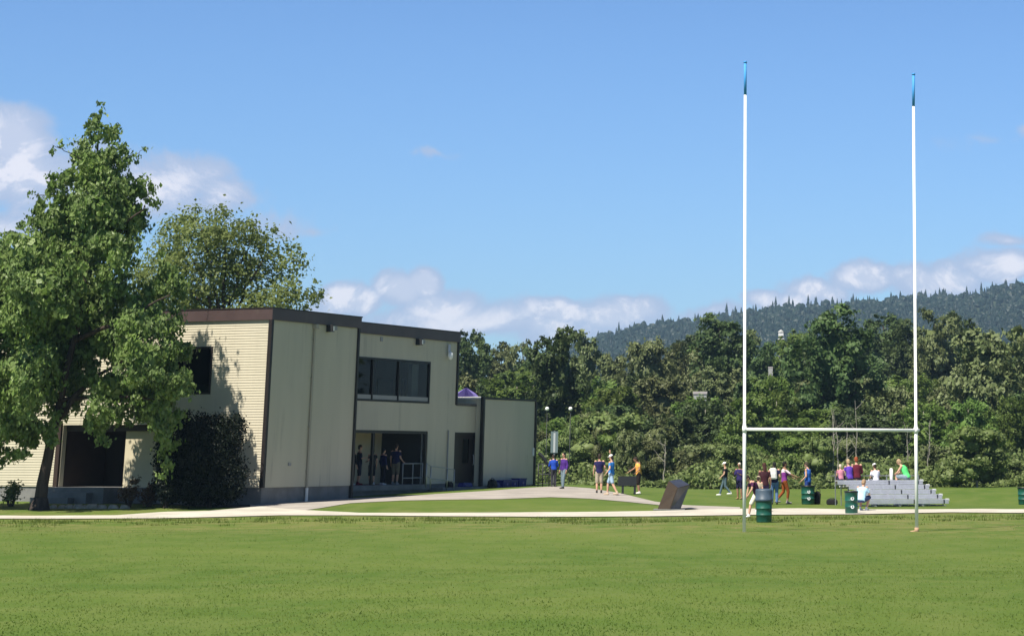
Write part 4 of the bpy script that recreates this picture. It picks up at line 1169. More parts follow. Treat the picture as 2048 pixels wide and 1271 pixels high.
# yaw: 0 = back to camera, PI = facing camera, PI/2 = facing left, -PI/2 = facing right
walk = dict(knR=(.10, .16, .52), anR=(.10, .28, .10), knL=(-.10, -.02, .50), anL=(-.10, -.30, .16), wrR=(.27, -.12, .93), elR=(.24, -.12, 1.15), wrL=(-.27, .22, .98), elL=(-.24, .05, 1.14))
person('person in a purple hoodie and jeans standing on the walkway past the annex', *gpos(1127, 976, 115), PI * .75, 1.72, dict(knL=(-.1, .10, .5), anL=(-.1, .12, .09)), (.07, .025, .20), (.16, .22, .26), sleeve=1.8, leglen=.95, hair=(.01, .01, .01), shoe=(.03, .03, .03))
person('person in a bright blue jacket leaning at the dark railing below the banner', *gpos(1107, 968, 119), 0.3, 1.62, dict(chest=(0, .06, 1.27), neck=(0, .12, 1.44), head=(0, .2, 1.58), shR=(.18, .1, 1.40), shL=(-.18, .1, 1.40), wrR=(.2, .33, 1.05), wrL=(-.2, .33, 1.05), elR=(.24, .1, 1.12), elL=(-.24, .1, 1.12)), (.015, .06, .38), (.04, .04, .05), sleeve=1.8, leglen=.95, shoe=(.03, .03, .03))
person('person in a navy t-shirt and beige shorts seen from behind beside the walkway', *gpos(1198, 983, 108), 0.1, 1.74, dict(wrR=(.22, .12, 1.0), wrL=(-.27, .02, .92), elR=(.26, -.02, 1.16)), (.018, .016, .075), (.42, .36, .27), leglen=.48, shoe=(.02, .02, .02), fat=1.05)
person('person in a blue shirt striding with one hand raised to the head', *gpos(1222, 989, 105), 1.2, 1.76, dict(knR=(.10, .20, .52), anR=(.10, .22, .10), knL=(-.10, -.12, .50), anL=(-.10, -.34, .12), elR=(.23, .12, 1.62), wrR=(.12, .12, 1.80), elL=(-.28, -.05, 1.16), wrL=(-.34, .10, .95)), (.045, .22, .60), (.35, .48, .62), sleeve=.5, leglen=.42, cap=(.7, .7, .68), shoe=(.5, .4, .3))
person('person in an orange and yellow t-shirt and dark shorts by the bench', *gpos(1277, 988, 109), PI * .55, 1.70, dict(chest=(0, .03, 1.28), neck=(0, .08, 1.45), head=(0, .16, 1.59), elR=(.22, .20, 1.18), wrR=(.24, .46, 1.02), elL=(-.25, .0, 1.14), wrL=(-.20, .15, 1.0)), (.85, .42, .10), (.02, .015, .015), skin='tan', leglen=.5, fat=1.12, shoe=(.75, .72, .68))
person('person in a white cap, black t-shirt and jeans walking left on the grass', *gpos(1450, 991, 124), PI * .5, 1.72, {**walk}, (.012, .012, .016), (.09, .14, .17), sleeve=.45, leglen=.97, cap=(.85, .85, .82), shoe=(.8, .8, .78))
person('bare-legged person in a navy top standing just left of the left upright', *gpos(1479, 1000, 114), PI * .85, 1.72, dict(wrR=(.16, .33, 1.22), elR=(.24, .08, 1.12), wrL=(-.16, .30, 1.2), elL=(-.24, .08, 1.12)), (.028, .020, .10), (.014, .013, .045), sleeve=1.5, leglen=.40, skin='tan', hair=(.55, .50, .42), shoe=(.30, .20, .10))
person('person in maroon and cream shorts bending forward between the upright and lidded bin', *gpos(1510, 1033, 84), PI * .62, 1.62, dict(pelvis=(0, -.10, .93), hiR=(.085, -.1, .9), hiL=(-.085, -.1, .9), chest=(0, .05, 1.22), neck=(0, .20, 1.36), head=(0, .32, 1.47), shR=(.18, .14, 1.33), shL=(-.18, .14, 1.33), elR=(.22, .2, 1.06), wrR=(.22, .26, .82), elL=(-.22, .22, 1.06), wrL=(-.2, .34, .88), knR=(.10, .14, .50), anR=(.10, .22, .09), knL=(-.1, -.18, .50), anL=(-.1, -.32, .14)), (.07, .018, .06), (.70, .66, .55), leglen=.46, fat=1.12, shoe=(.85, .85, .83))
person('person with long dark hair in a maroon top standing just behind the lidded bin', *gpos(1529, 1012, 93), 0.25, 1.78, dict(wrR=(.27, .08, .92), wrL=(-.2, .3, 1.1)), (.045, .014, .020), (.03, .02, .06), skin='tan', longhair=True, hair=(.05, .02, .015), leglen=.9, sleeve=.6, shoe=(.05, .05, .05))
person('shorter person in a beige cap and pale shirt in front of the long-haired one', *gpos(1517, 1018, 90), -.4, 1.34, dict(wrR=(.2, .3, 1.05), wrL=(-.2, .25, 1.05)), (.33, .28, .20), (.06, .05, .05), cap=(.42, .34, .24), leglen=.9, fat=1.15)
person('person in a navy shirt and blue jeans wearing a grey backpack', *gpos(1549, 1005, 99), 0.0, 1.72, dict(wrR=(.24, .12, .95)), (.018, .02, .075), (.10, .18, .34), sleeve=.5, leglen=.97, hair=(.01, .01, .01), shoe=(.02, .02, .02))
x, y, z = gpos(1547, 1005, 99); bag('backpack', 'light grey backpack worn by the person in jeans', (x - .02, y - .24, z + 1.02), (.34, .20, .46), 'greypack' if 'greypack' in M else 'offwhite', 0, taper=.85)
person('person in a white-to-purple top and rust trousers striding right with an arm out', *gpos(1569, 1008, 100), -PI * .42, 1.74, dict(knR=(.10, .14, .52), anR=(.10, .10, .09), knL=(-.10, -.02, .50), anL=(-.10, -.34, .14), elR=(.24, .20, 1.22), wrR=(.24, .46, 1.12), elL=(-.24, .22, 1.18), wrL=(-.24, .48, 1.06)), (.80, .66, .72), (.24, .065, .015), skin='tan', hair=(.01, .008, .008), leglen=.80, sleeve=.9, shirt2=(.22, .04, .26), shoe=(.25, .23, .22))
person('person in a bright blue tank top standing behind a green bin', *gpos(1616, 1000, 101.2), 1.1, 1.74, dict(head=(0, .06, 1.62), wrR=(.24, .16, .95), wrL=(-.24, .2, .95)), (.04, .16, .55), (.02, .05, .22), sleeve=0, leglen=.5, shoe=(.05, .05, .05), hair=(.05, .04, .025), fat=1.08)


def seated(label, s, f, zseat, yaw, h, **kw):
    q = bp(s, f, 0) + bc; hip = .95
    pose = dict(pelvis=(0, 0, .10), chest=(0, .05, .42), neck=(0, .09, .60), head=(0, .13, .77), shR=(.18, .07, .555), shL=(-.18, .07, .555), elR=(.24, .10, .28), elL=(-.24, .10, .28), wrR=(.17, .30, .18), wrL=(-.17, .30, .18),
                hiR=(.09, .02, .09), hiL=(-.09, .02, .09), knR=(.12, .42, .12), knL=(-.12, .42, .12), anR=(.11, .46, -.25), anL=(-.11, .46, -.25))
    pose.update(kw.pop('pose', {}))
    return person(label, q.x, q.y, bc.z + zseat, yaw, h, pose, **kw)


FB = math.atan2(dirF.x, -dirF.y)       # they sit on the top plank with their backs to the pitch
seated('fair-haired person in a purple jersey seated at the left of the top row', .28, 0, zs[0] + .03, FB + .2, 1.66, shirt=(.12, .05, .40), legs=(.05, .05, .06), hair=(.40, .30, .18), sleeve=.5)
seated('red-haired person in a dark maroon top seated on the top bleacher row', .62, -.02, zs[0] + .06, FB - .2, 1.78, shirt=(.10, .012, .025), legs=(.03, .02, .03), hair=(.25, .06, .02), sleeve=1.4)
seated('small person in pink seated at the far left end of the bleachers', -.12, 0, zs[0] + .03, FB, 1.25, shirt=(.55, .22, .30), legs=(.05, .04, .08), hair=(.6, .5, .42), sleeve=.5)
seated('person in a white jersey and white cap seated in the middle of the bleachers', 1.62, -.28, zs[0] - .12, FB + .1, 1.60, shirt=(.72, .72, .80), legs=(.6, .6, .7), cap=(.85, .85, .83), sleeve=.6)
seated('person in a neon green tank top seated high on the bleachers', 2.95, 0, zs[0] + .05, FB + .9, 1.80, shirt=(.13, .80, .22), legs=(.20, .26, .30), hair=(.35, .25, .15), sleeve=0, leglen=.45, fat=1.05, pose=dict(chest=(0, .12, .40), neck=(0, .24, .55), head=(0, .34, .68), shR=(.18, .2, .51), shL=(-.18, .2, .51), elR=(.2, .36, .28), elL=(-.2, .36, .28), wrR=(.12, .5, .2), wrL=(-.12, .5, .2)))
p = at(1722, 1026, 90.5)
# sits low on the front row, behind the bin on the path
sx, sy, sz_ = gpos(1722, 1024, 91.0)
person('person in a pale blue shirt crouching beside the bin before the bleachers', sx, sy, sz_, -.5, 1.8, dict(pelvis=(0, 0, .42), chest=(0, .12, .72), neck=(0, .2, .88), head=(0, .28, 1.03), shR=(.18, .16, .85), shL=(-.18, .16, .85), elR=(.24, .25, .62), elL=(-.24, .25, .62), wrR=(.15, .42, .58), wrL=(-.15, .42, .58), hiR=(.09, .03, .42), hiL=(-.09, .03, .42), knR=(.16, .40, .50), knL=(-.16, .40, .50), anR=(.13, .2, .09), anL=(-.13, .2, .09)), (.42, .66, .82), (.03, .05, .13), hair=(.3, .2, .12), sleeve=.7, leglen=.48, fat=1.12, shoe=(.75, .75, .75))


def inporch(label, px, w, yaw, h, pose, *a, **kw):
    u_ = fac(px, 960, w)[0]; p = B2W(u_, w, .935); return person(label, p.x, p.y, p.z, yaw, h, pose, *a, group='people standing in the porch', **kw)


inporch('person in black at the left edge of the porch opening', 702, 3.0, -.5, 1.72, {}, (.008, .008, .010), (.01, .01, .012), leglen=.95, sleeve=1.7)
inporch('person in a dark top facing right, second from the left in the porch', 717, 3.3, -1.2, 1.80, dict(wrR=(.2, .25, 1.2)), (.012, .012, .03), (.02, .02, .04), leglen=.6, sleeve=1.2, shoe=(.2, .02, .02))
inporch('person in a black top with a pale sleeve in the middle of the porch', 743, 2.9, .6, 1.66, dict(wrL=(-.22, .2, 1.1)), (.02, .02, .022), (.015, .015, .02), hair=(.01, .01, .01), leglen=.5, sleeve=.5)
inporch('person in a navy hoodie half hidden behind the tall one in the porch', 765, 2.8, -.8, 1.64, {}, (.014, .016, .07), (.02, .02, .03), hair=(.01, .01, .01), leglen=.95, sleeve=1.7)
inporch('tall person in a navy shirt and khaki shorts at the porch handrail', 790, 2.6, -.3, 1.86, dict(wrR=(.28, .14, 1.0)), (.012, .014, .06), (.16, .14, .10), leglen=.5, sleeve=.55, fat=1.1, shoe=(.3, .3, .3))
u_ = fac(730, 967, 3.0)[0]
link('floor_mat', MB().bb(-1.6, 1.6, -.5, .5, 0, .02).mesh('floor_mat', M['redmat']), None, B2W(u_, 3.2, .94), 'dark red mat on the porch floor', 'mat').rotation_euler.z = BRZ
# ------------------------------------------------------------------ the wood behind the field
def proto(seed, kind):
    """unit tree: 1 m tall, about 0.5 m wide"""
    r = random.Random(seed); lob = []
    if kind == 'cotton':
        for i in range(64):
            z = r.uniform(.08, .93); w = .27 * math.sin(math.pi * min(1, (z + .12) / 1.12) ** 1.25) ** .6
            a = r.uniform(0, 6.28); d = w * r.uniform(.35, .98); s = r.uniform(.040, .085) * (1.15 - .35 * z)
            lob.append(((d * math.cos(a), d * math.sin(a), z), (s, s, s * r.uniform(.8, 1.2))))
        lob += [((0, 0, .3), (.15, .15, .2)), ((0, 0, .6), (.15, .15, .22))]
        n, leaf, cl = 19000, .027, .032
    elif kind == 'round':
        for i in range(56):
            z = r.uniform(.12, .90); w = .40 * math.sin(math.pi * (z * .86 + .1)) ** .6
            a = r.uniform(0, 6.28); d = w * r.uniform(.35, .95); s = r.uniform(.05, .10)
            lob.append(((d * math.cos(a), d * math.sin(a), z), (s, s, s * .8)))
        lob += [((0, 0, .42), (.24, .24, .26)), ((.03, 0, .62), (.2, .2, .2))]
        n, leaf, cl = 17000, .032, .040
    else:
        for i in range(34):
            z = r.uniform(.08, .86); w = .55 * (1 - z * .6); a = r.uniform(0, 6.28); d = w * r.uniform(.2, .95); s = r.uniform(.07, .14)
            lob.append(((d * math.cos(a), d * math.sin(a), z), (s * 1.2, s * 1.2, s)))
        n, leaf, cl = 14000, .040, .056
    v, q = leaf_cloud(lob, n, leaf, seed, clump=cl, inner=.45, aspect=.8, out=1.5, jit=.6)
    mb = MB(); limb(mb, [(0, 0, -.06), (.01, 0, .4), (0, .01, .85)], .016, .004, 6, .006, seed)
    for i in range(7):
        c = lob[i * 2 % len(lob)][0]; limb(mb, [(0, 0, max(.1, c[2] - .2)), (c[0] * .5, c[1] * .5, c[2] - .08), c], .007, .002, 5, .004, seed + i)
    # a leafy inner mass so the crown is closed, not a shell of loose leaves
    cv = []; cq = []; off = len(v); rg0 = np.random.default_rng(seed)
    bm = bmesh.new(); bmesh.ops.create_icosphere(bm, subdivisions=2, radius=1); bm.verts.index_update()
    iv = np.array([x.co[:] for x in bm.verts]); iq = np.array([[x.index for x in f.verts] for f in bm.faces]); bm.free()
    for c, s in [l for l in lob if l[1][0] > .14]:
        w = iv * (1 + .16 * np.sin(iv @ rg0.normal(size=3) * 5 + 1)[:, None] + rg0.normal(size=(len(iv), 1)) * .09)
        cv.append(np.array(c) + w * np.array(s) * .78); cq.append(iq + off); off += len(iv)
    return (v, q, np.concatenate(cv), np.concatenate(cq)), None, mb


def join_crown(name, pk, m):
    v, q, cv, cq = pk; me = bpy.data.meshes.new(name); V = np.concatenate([v, cv]); li = np.concatenate([q.ravel(), cq.ravel()])
    st = np.concatenate([np.arange(0, q.size, 4), q.size + np.arange(0, cq.size, 3)]); tt = np.concatenate([np.full(len(q), 4), np.full(len(cq), 3)])
    me.vertices.add(len(V)); me.vertices.foreach_set('co', V.astype(np.float32).ravel()); me.loops.add(len(li)); me.loops.foreach_set('vertex_index', li.astype(np.int32))
    me.polygons.add(len(st)); me.polygons.foreach_set('loop_start', st.astype(np.int32)); me.polygons.foreach_set('loop_total', tt.astype(np.int32))
    me.materials.append(m); me.update(); me.validate(); return me


PROT = {}
for kind, ms in (('cotton', ('leaf_dark', 'leaf_olive')), ('round', ('leaf_mid', 'leaf_olive', 'leaf_dark')), ('shrub', ('leaf_shrub', 'leaf_mid', 'leaf_olive'))):
    for sd_ in range(3):
        v, q, mb = proto(100 + sd_ * 7 + len(kind), kind)
        for m_ in ms: PROT[(kind, sd_, m_)] = join_crown('crown', v, M[m_])
        tm = mb.mesh('trunk', M['palebark' if kind != 'cotton' else 'bark'], True)
        for m_ in ms: PROT[(kind, sd_, m_, 't')] = tm

CNT = {}


def tree(kind, m_, px, top, wpx, Y, label, group, name, cat='tree', cover=None, v=None):
    x = at(px, top, Y).x; z0 = g1(x, Y); h = at(px, top, Y).z - z0
    w = wpx * Y / 4658; uw = {'cotton': .50, 'round': .66, 'shrub': 1.0}[kind]
    CNT[kind] = CNT.get(kind, 0) + 1; v = v if v is not None else CNT[kind] % 3
    t = thing(name, label, cat, (x, Y, z0), RND.uniform(0, 6.28), group); t.scale = (w / uw, w / uw, h)
    link('crown', PROT[(kind, v, m_)], t); link('trunk', PROT[(kind, v, m_, 't')], t)
    return t


def where(px):
    """a findable place in the photo for a tree at this x"""
    marks = [(915, 'beside the tall building'), (960, 'above the low wing'), (1010, 'above the annex roof'), (1065, 'above the annex far end'), (1115, 'above the banner sign'), (1160, 'above the person in purple'), (1205, 'above the navy t-shirt'),
             (1240, 'above the raised hand'), (1290, 'above the person in orange'), (1345, 'above the leaning block'), (1400, 'right of the leaning block'), (1450, 'just left of the left upright'), (1495, 'at the left upright'),
             (1535, 'just right of the left upright'), (1580, 'above the lidded bin'), (1620, 'above the blue tank top'), (1665, 'above the black holdall'), (1700, 'over the bleachers left end'), (1755, 'over the bleachers middle'), (1805, 'above the neon green tank top'),
             (1845, 'at the right upright'), (1890, 'right of the right upright'), (1935, 'right of the bleachers'), (1985, 'near the right edge'), (2035, 'at the right edge of the photo'), (2100, 'cut by the right edge')]
    return min(marks, key=lambda q: abs(q[0] - px))[1]


# tall cottonwoods at the back
BACK = [(945, 650, 90, 262, 'cotton', 'leaf_dark'), (1005, 676, 90, 285, 'cotton', 'leaf_olive'), (1045, 672, 70, 280, 'cotton', 'leaf_olive'), (1118, 641, 118, 199, 'cotton', 'leaf_dark'), (1172, 652, 70, 262, 'cotton', 'leaf_olive'),
        (1232, 690, 90, 255, 'round', 'leaf_olive'), (1292, 668, 110, 250, 'round', 'leaf_olive'), (1345, 676, 80, 262, 'cotton', 'leaf_olive'), (1378, 660, 90, 290, 'cotton', 'leaf_dark'), (1440, 618, 130, 250, 'cotton', 'leaf_dark'), (1478, 640, 80, 290, 'cotton', 'leaf_olive'),
        (1528, 676, 80, 262, 'cotton', 'leaf_dark'), (1592, 655, 90, 285, 'round', 'leaf_mid'), (1662, 598, 165, 201, 'cotton', 'leaf_dark'), (1700, 640, 110, 262, 'cotton', 'leaf_dark'), (1768, 618, 110, 285, 'cotton', 'leaf_dark'), (1815, 632, 90, 280, 'cotton', 'leaf_dark'),
        (1868, 606, 100, 262, 'cotton', 'leaf_olive'), (1915, 614, 80, 275, 'cotton', 'leaf_dark'), (1975, 630, 165, 202, 'round', 'leaf_olive'), (2035, 668, 110, 262, 'cotton', 'leaf_dark'), (2090, 640, 130, 262, 'cotton', 'leaf_dark'), (890, 670, 90, 280, 'cotton', 'leaf_olive'),
        (1620, 690, 110, 236, 'cotton', 'leaf_dark'), (1735, 700, 100, 238, 'round', 'leaf_dark'), (1070, 690, 80, 250, 'cotton', 'leaf_dark'), (1410, 690, 90, 250, 'round', 'leaf_olive'), (2160, 620, 160, 270, 'cotton', 'leaf_dark'), (830, 690, 100, 280, 'cotton', 'leaf_dark')]
for (px, top, w, Y, k_, m_) in BACK:
    tree(k_, m_, px, top, w, Y, ('dark tall cottonwood' if m_ == 'leaf_dark' else 'grey-green tall cottonwood' if k_ == 'cotton' else 'pale olive broad tree') + ' on the skyline ' + where(px), 'tall trees at the back of the wood', 'cottonwood_tree' if k_ == 'cotton' else 'broadleaf_tree')
# middle belt
rm = random.Random(3); px = 905
midtop = lambda x: float(np.interp(x, [900, 1000, 1060, 1150, 1200, 1260, 1330, 1400, 1470, 1540, 1600, 1680, 1760, 1830, 1900, 1980, 2060, 2200], [742, 730, 745, 790, 735, 745, 745, 735, 730, 725, 765, 770, 740, 725, 735, 745, 735, 730]))
while px < 2180:
    w = rm.uniform(80, 135); top = midtop(px) + rm.uniform(-16, 18); k_ = rm.choice(['round', 'round', 'cotton'])
    m_ = rm.choice(['leaf_mid', 'leaf_mid', 'leaf_olive'] if px > 1180 else ['leaf_dark', 'leaf_olive', 'leaf_mid']) if k_ == 'round' else rm.choice(['leaf_olive', 'leaf_dark'])
    tree(k_, m_, px, top, w, rm.uniform(205, 228), ({'leaf_mid': 'fresh green', 'leaf_olive': 'olive green', 'leaf_dark': 'dark green'}[m_]) + ' mid-height tree ' + where(px), 'mid-height trees in the wood', 'broadleaf_tree')
    px += w * .44
px = 890
while px < 2190:
    w = rm.uniform(75, 120); top = rm.uniform(790, 850) - (25 if px > 1500 else 0); m_ = rm.choice(['leaf_mid', 'leaf_olive', 'leaf_dark', 'leaf_mid'])
    tree('round', m_, px, top, w, rm.uniform(180, 198), ({'leaf_mid': 'fresh green', 'leaf_olive': 'olive green', 'leaf_dark': 'dark green'}[m_]) + ' lower bushy tree ' + where(px), 'lower trees in the wood', 'broadleaf_tree')
    px += w * .46
# shrubs along the front edge
px = 1075
while px < 2180:
    w = rm.uniform(50, 105); top = rm.uniform(868, 925) + (-25 if 1140 < px < 1300 else 0); Y = rm.uniform(157, 172); m_ = rm.choice(['leaf_shrub', 'leaf_shrub', 'leaf_mid', 'leaf_olive'])
    tree('shrub', m_, px, top, w, Y, ({'leaf_mid': 'fresh green', 'leaf_olive': 'olive brown', 'leaf_shrub': 'dull green'}[m_]) + ' shrub at the grass edge ' + where(px), 'shrubs along the edge of the grass', 'shrub', 'shrub')
    px += w * .40
tree('shrub', 'leaf_shrub', 1215, 822, 190, 165, 'wide olive willow bush behind the three people on the walkway', 'shrubs along the edge of the grass', 'willow_bush', 'shrub')
tree('shrub', 'leaf_olive', 1318, 842, 120, 163, 'grey-twigged olive willow bush between the person in orange and the leaning block', 'shrubs along the edge of the grass', 'willow_bush', 'shrub')
tree('shrub', 'leaf_mid', 1590, 868, 130, 160, 'fresh green rounded bush behind the blue tank top', 'shrubs along the edge of the grass', 'willow_bush', 'shrub')
tree('shrub', 'leaf_shrub', 1950, 850, 150, 150, 'broad green bush standing forward of the wood, right of the bleachers', 'shrubs along the edge of the grass', 'willow_bush', 'shrub')
# slender pale stems standing clear of the shrubs
for i, (px, top, bot, Y, dx) in enumerate([(1663, 820, 955, 158, 4), (1675, 840, 958, 157, -3), (1690, 850, 955, 157, 3), (1712, 800, 950, 159, -2), (1810, 850, 930, 160, 5), (1850, 840, 935, 158, 10), (1325, 880, 955, 156, 6)]):
    a = at(px, bot, Y); a.z = g1(a.x, Y); b = at(px + dx, top, Y) - a; mb = MB(); limb(mb, [(0, 0, -.1), b * .5 + Vector((.08, 0, 0)), b], .05, .015, 6, .05, i)
    for j in range(5):
        c = b * (.45 + .11 * j); e = c + Vector((rm.uniform(-.8, .8), rm.uniform(-.5, .5), rm.uniform(.3, .9))); mb.tube([c, c.lerp(e, .5) + Vector((0, 0, -.05)), e], [.022, .015, .006], 5)
    t = thing('bare_sapling', 'slender pale bare stem before the wood ' + where(px), 'sapling', a, group='pale bare saplings at the edge of the wood'); part('trunk', mb, M['palebark'], t)
# willow bush with grey twigs behind the bench
# low cover that closes the foot of the wood
def cover(n, y0, y1, x0, x1, hmax, leaf, seed):
    r = np.random.default_rng(seed); y = y0 + (y1 - y0) * r.random(n) ** 1.4; x = (x0 + (x1 - x0) * r.random(n) - 1500) / 4658 * y
    bump = .55 + .45 * np.sin(x * .8 + 1.3 * np.sin(y * .5)) * np.sin(x * .31 + y * .2)
    h = hmax * bump * r.random(n) ** .7 * np.clip((y - y0) / 6 + .35, 0, 1); p = np.stack([x, y, gz(np.stack([x, y], 1)) + h], 1)
    nr = r.normal(size=(n, 3)) + [0, -.4, .5]; nr /= np.linalg.norm(nr, axis=1)[:, None]; t = np.cross(nr, r.normal(size=(n, 3))); t /= np.linalg.norm(t, axis=1)[:, None]; b = np.cross(nr, t); s = leaf * (.6 + .8 * r.random(n))[:, None]
    Q4 = np.stack([p - t * s * .5, p + b * s * .35, p + t * s * .5, p - b * s * .35], 1); return Q4.reshape(-1, 3), np.arange(4 * n).reshape(-1, 4)


v, q = cover(60000, 154, 185, 1060, 2200, 2.6, .28, 5)
link('undergrowth', np_mesh('undergrowth', v, q, M['leaf_shrub']), kind='stuff', label='brambles and low undergrowth closing the foot of the wood', cat='undergrowth')
v, q = cover(50000, 185, 330, 820, 2250, 5.0, .55, 6)
link('undergrowth', np_mesh('undergrowth', v, q, M['leaf_mid']), kind='stuff', label='bushy undergrowth on the rising ground between the trees', cat='undergrowth')
# the wood goes on beyond the right edge of the photo; the windows mirror it
ov = []; r_ = np.random.default_rng(77)
for i in range(46):
    x = 34 + r_.random() * 150; y = 120 + r_.random() * 110 - x * .25; h = r_.uniform(13, 26); w = h * r_.uniform(.5, .7); z0 = g1(x, y)
    if x / y < .17: continue
    lobs = [((x + r_.normal() * w * .22, y + r_.normal() * w * .22, z0 + h * r_.uniform(.15, .85)), (w * .3, w * .3, h * .16)) for _ in range(9)]
    ov.append(leaf_cloud(lobs, 1500, 1.1, 500 + i, clump=.9)[0])
ov = np.concatenate(ov)
link('distant_wood', np_mesh('distant_wood', ov, np.arange(len(ov)).reshape(-1, 4), M['leaf_mid']), kind='stuff', label='continuation of the green wood past the right edge', cat='wood')
# dark leaf litter on the rising ground under the trees
xs2 = np.linspace(-45, 60, 60); ys2 = np.linspace(157, 400, 90); X2, Y2 = np.meshgrid(xs2, ys2); X2 = X2 * (Y2 / 160)
Z2 = gz(np.stack([X2.ravel(), Y2.ravel()], 1)) + .05; i2 = np.arange(60 * 90).reshape(90, 60)
link('forest_floor', np_mesh('forest_floor', np.stack([X2.ravel(), Y2.ravel(), Z2], 1), np.stack([i2[:-1, :-1].ravel(), i2[:-1, 1:].ravel(), i2[1:, 1:].ravel(), i2[1:, :-1].ravel()], 1), M['soil'], True), kind='structure')

# white tiered tower and a house showing through the trees
def far_box(name, label, cat, px, y0, y1, wpx, Y, roof=True, tiers=1):
    p = at(px, y1, Y); h = at(px, y0, Y).z - p.z; w = wpx * Y / 4658; t = thing(name, label, cat, (p.x, Y, p.z - (6 if tiers > 1 else 1)))
    if tiers > 1:
        mb = MB(); mb.bb(-w * .3, w * .3, 0, w * .6, 0, 6 + h * .98); part('core', mb, M['greybox'], t)
        for i in range(tiers):
            z = 6 + h * (i + .25) / tiers; mb = MB(); f = 1 - .12 * i; mb.bb(-w * .5 * f, w * .5 * f, -w * .15, w * .7, z, z + h / tiers * .55); part('balcony', mb, M['offwhite'], t)
        mb = MB(); mb.lathe([(w * .42, 0), (w * .3, h * .06), (0, h * .15)], (0, w * .3, 6 + h), 8); part('roof', mb, M['housewhite'], t)
    else:
        mb = MB(); mb.bb(-w / 2, w / 2, 0, w * .8, 0, 1 + h * .5); part('wall', mb, M['housewhite'], t)
        mb = MB(); z = 1 + h * .5; a = [(-w * .55, -w * .05, z), (w * .55, -w * .05, z), (w * .55, w * .85, z), (-w * .55, w * .85, z)]; mb.face(a[::-1]); r0 = (-w * .55, w * .4, z + h * .5); r1 = (w * .55, w * .4, z + h * .5)
        mb.face([a[0], a[1], r1, r0]); mb.face([a[2], a[3], r0, r1]); mb.face([a[1], a[2], r1]); mb.face([a[3], a[0], r0]); part('roof', mb, M['houseroof'], t)
    return t


far_box('tiered_tower', 'small white tiered tower rising above the trees right of the left upright', 'tower', 1562, 664, 705, 16, 300, tiers=4)
tree('cotton', 'leaf_dark', 1560, 704, 70, 292, 'dark tree top right below the small white tiered tower', 'tall trees at the back of the wood', 'cottonwood_tree')
tree('round', 'leaf_mid', 1541, 740, 100, 201, 'fresh green tree hiding the lower part of the white house by the left upright', 'mid-height trees in the wood', 'broadleaf_tree')
tree('round', 'leaf_mid', 1398, 788, 105, 199, 'fresh green tree hiding the lower part of the grey-roofed house', 'lower trees in the wood', 'broadleaf_tree')
far_box('house', 'small grey-roofed white house glimpsed through the trees above the leaning block', 'house', 1400, 782, 793, 26, 206)
far_box('house', 'small white house roof glimpsed just right of the left upright', 'house', 1541, 733, 738, 9, 206)

# ------------------------------------------------------------------ hill with conifers
RIDGE = [(700, 760), (900, 790), (1000, 745), (1100, 705), (1190, 672), (1250, 656), (1330, 640), (1400, 637), (1480, 618), (1560, 609), (1640, 604), (1720, 600), (1800, 592), (1870, 584), (1950, 586), (1990, 572), (2060, 560), (2250, 545), (2500, 560)]
HY = 2000.0


def ridge(x, y):
    px = 1500 + x / HY * 4658; t = np.interp(px, [r[0] for r in RIDGE], [r[1] + 6 for r in RIDGE]); return (911 - t) / 4800 * HY


hx = np.linspace(-420, 560, 140); f_ = np.linspace(0, 1, 40)
V = []
for fy in f_:
    y = 900 + 1100 * fy
    for x in hx * (y / HY):
        xr = x * HY / y; hgt = ridge(xr, 0)
        V.append((x + 0, y, -8 + (hgt + 8 + H) * (fy ** 1.15) + 3.5 * math.sin(x * .03 + y * .011) * math.sin(y * .02) * (1 - fy)))
V = np.array(V); hi = np.arange(40 * 140).reshape(40, 140)
top_row = V[hi[-1]].copy(); back_v = top_row + np.array([0, 500, -160]); V = np.concatenate([V, back_v])
hq = np.stack([hi[:-1, :-1].ravel(), hi[:-1, 1:].ravel(), hi[1:, 1:].ravel(), hi[1:, :-1].ravel()], 1)
bk = np.arange(140) + 40 * 140; hq = np.concatenate([hq, np.stack([hi[-1, :-1], hi[-1, 1:], bk[1:], bk[:-1]], 1)])
M['hillsoil'] = mat('hill_forest_floor', (.022, .034, .014), .95, var=.35, vscale=.02)
link('hills', np_mesh('hills', V, hq, M['hillsoil'], True), kind='structure')


def cone_tree(r):
    V = []; Qd = []; n = 7
    for j in range(6):
        z1_ = .12 + j * .145; z2 = min(1.0, z1_ + .27); rad = .20 * (1 - j / 6.3) + .01; b = len(V)
        for i in range(n): a = i * 2 * math.pi / n + j; q = rad * r.uniform(.75, 1.2); V.append((q * math.cos(a), q * math.sin(a), z1_ - r.uniform(0, .05)))
        V.append((r.uniform(-.01, .01), r.uniform(-.01, .01), z2))
        for i in range(n): Qd.append((b + i, b + (i + 1) % n, b + n))
    return np.array(V), np.array(Qd)


def round_far(r):
    bm = bmesh.new(); bmesh.ops.create_icosphere(bm, subdivisions=2, radius=.5)
    V = np.array([[v.co.x * .8, v.co.y * .8, v.co.z * .85 + .5] for v in bm.verts]); Qd = np.array([[v.index for v in f.verts] for f in bm.faces]); bm.free()
    rg = np.random.default_rng(int(r.random() * 1e6)); V = V + rg.normal(size=V.shape) * .055
    return V, Qd


rr = random.Random(5); rg = np.random.default_rng(9)
protos = [cone_tree(rr) for _ in range(4)] + [round_far(rr) for _ in range(3)]


def hill_z(x, fy): return float(np.interp(x * HY / (900 + 1100 * fy), hx, [ridge(a, 0) for a in hx]))


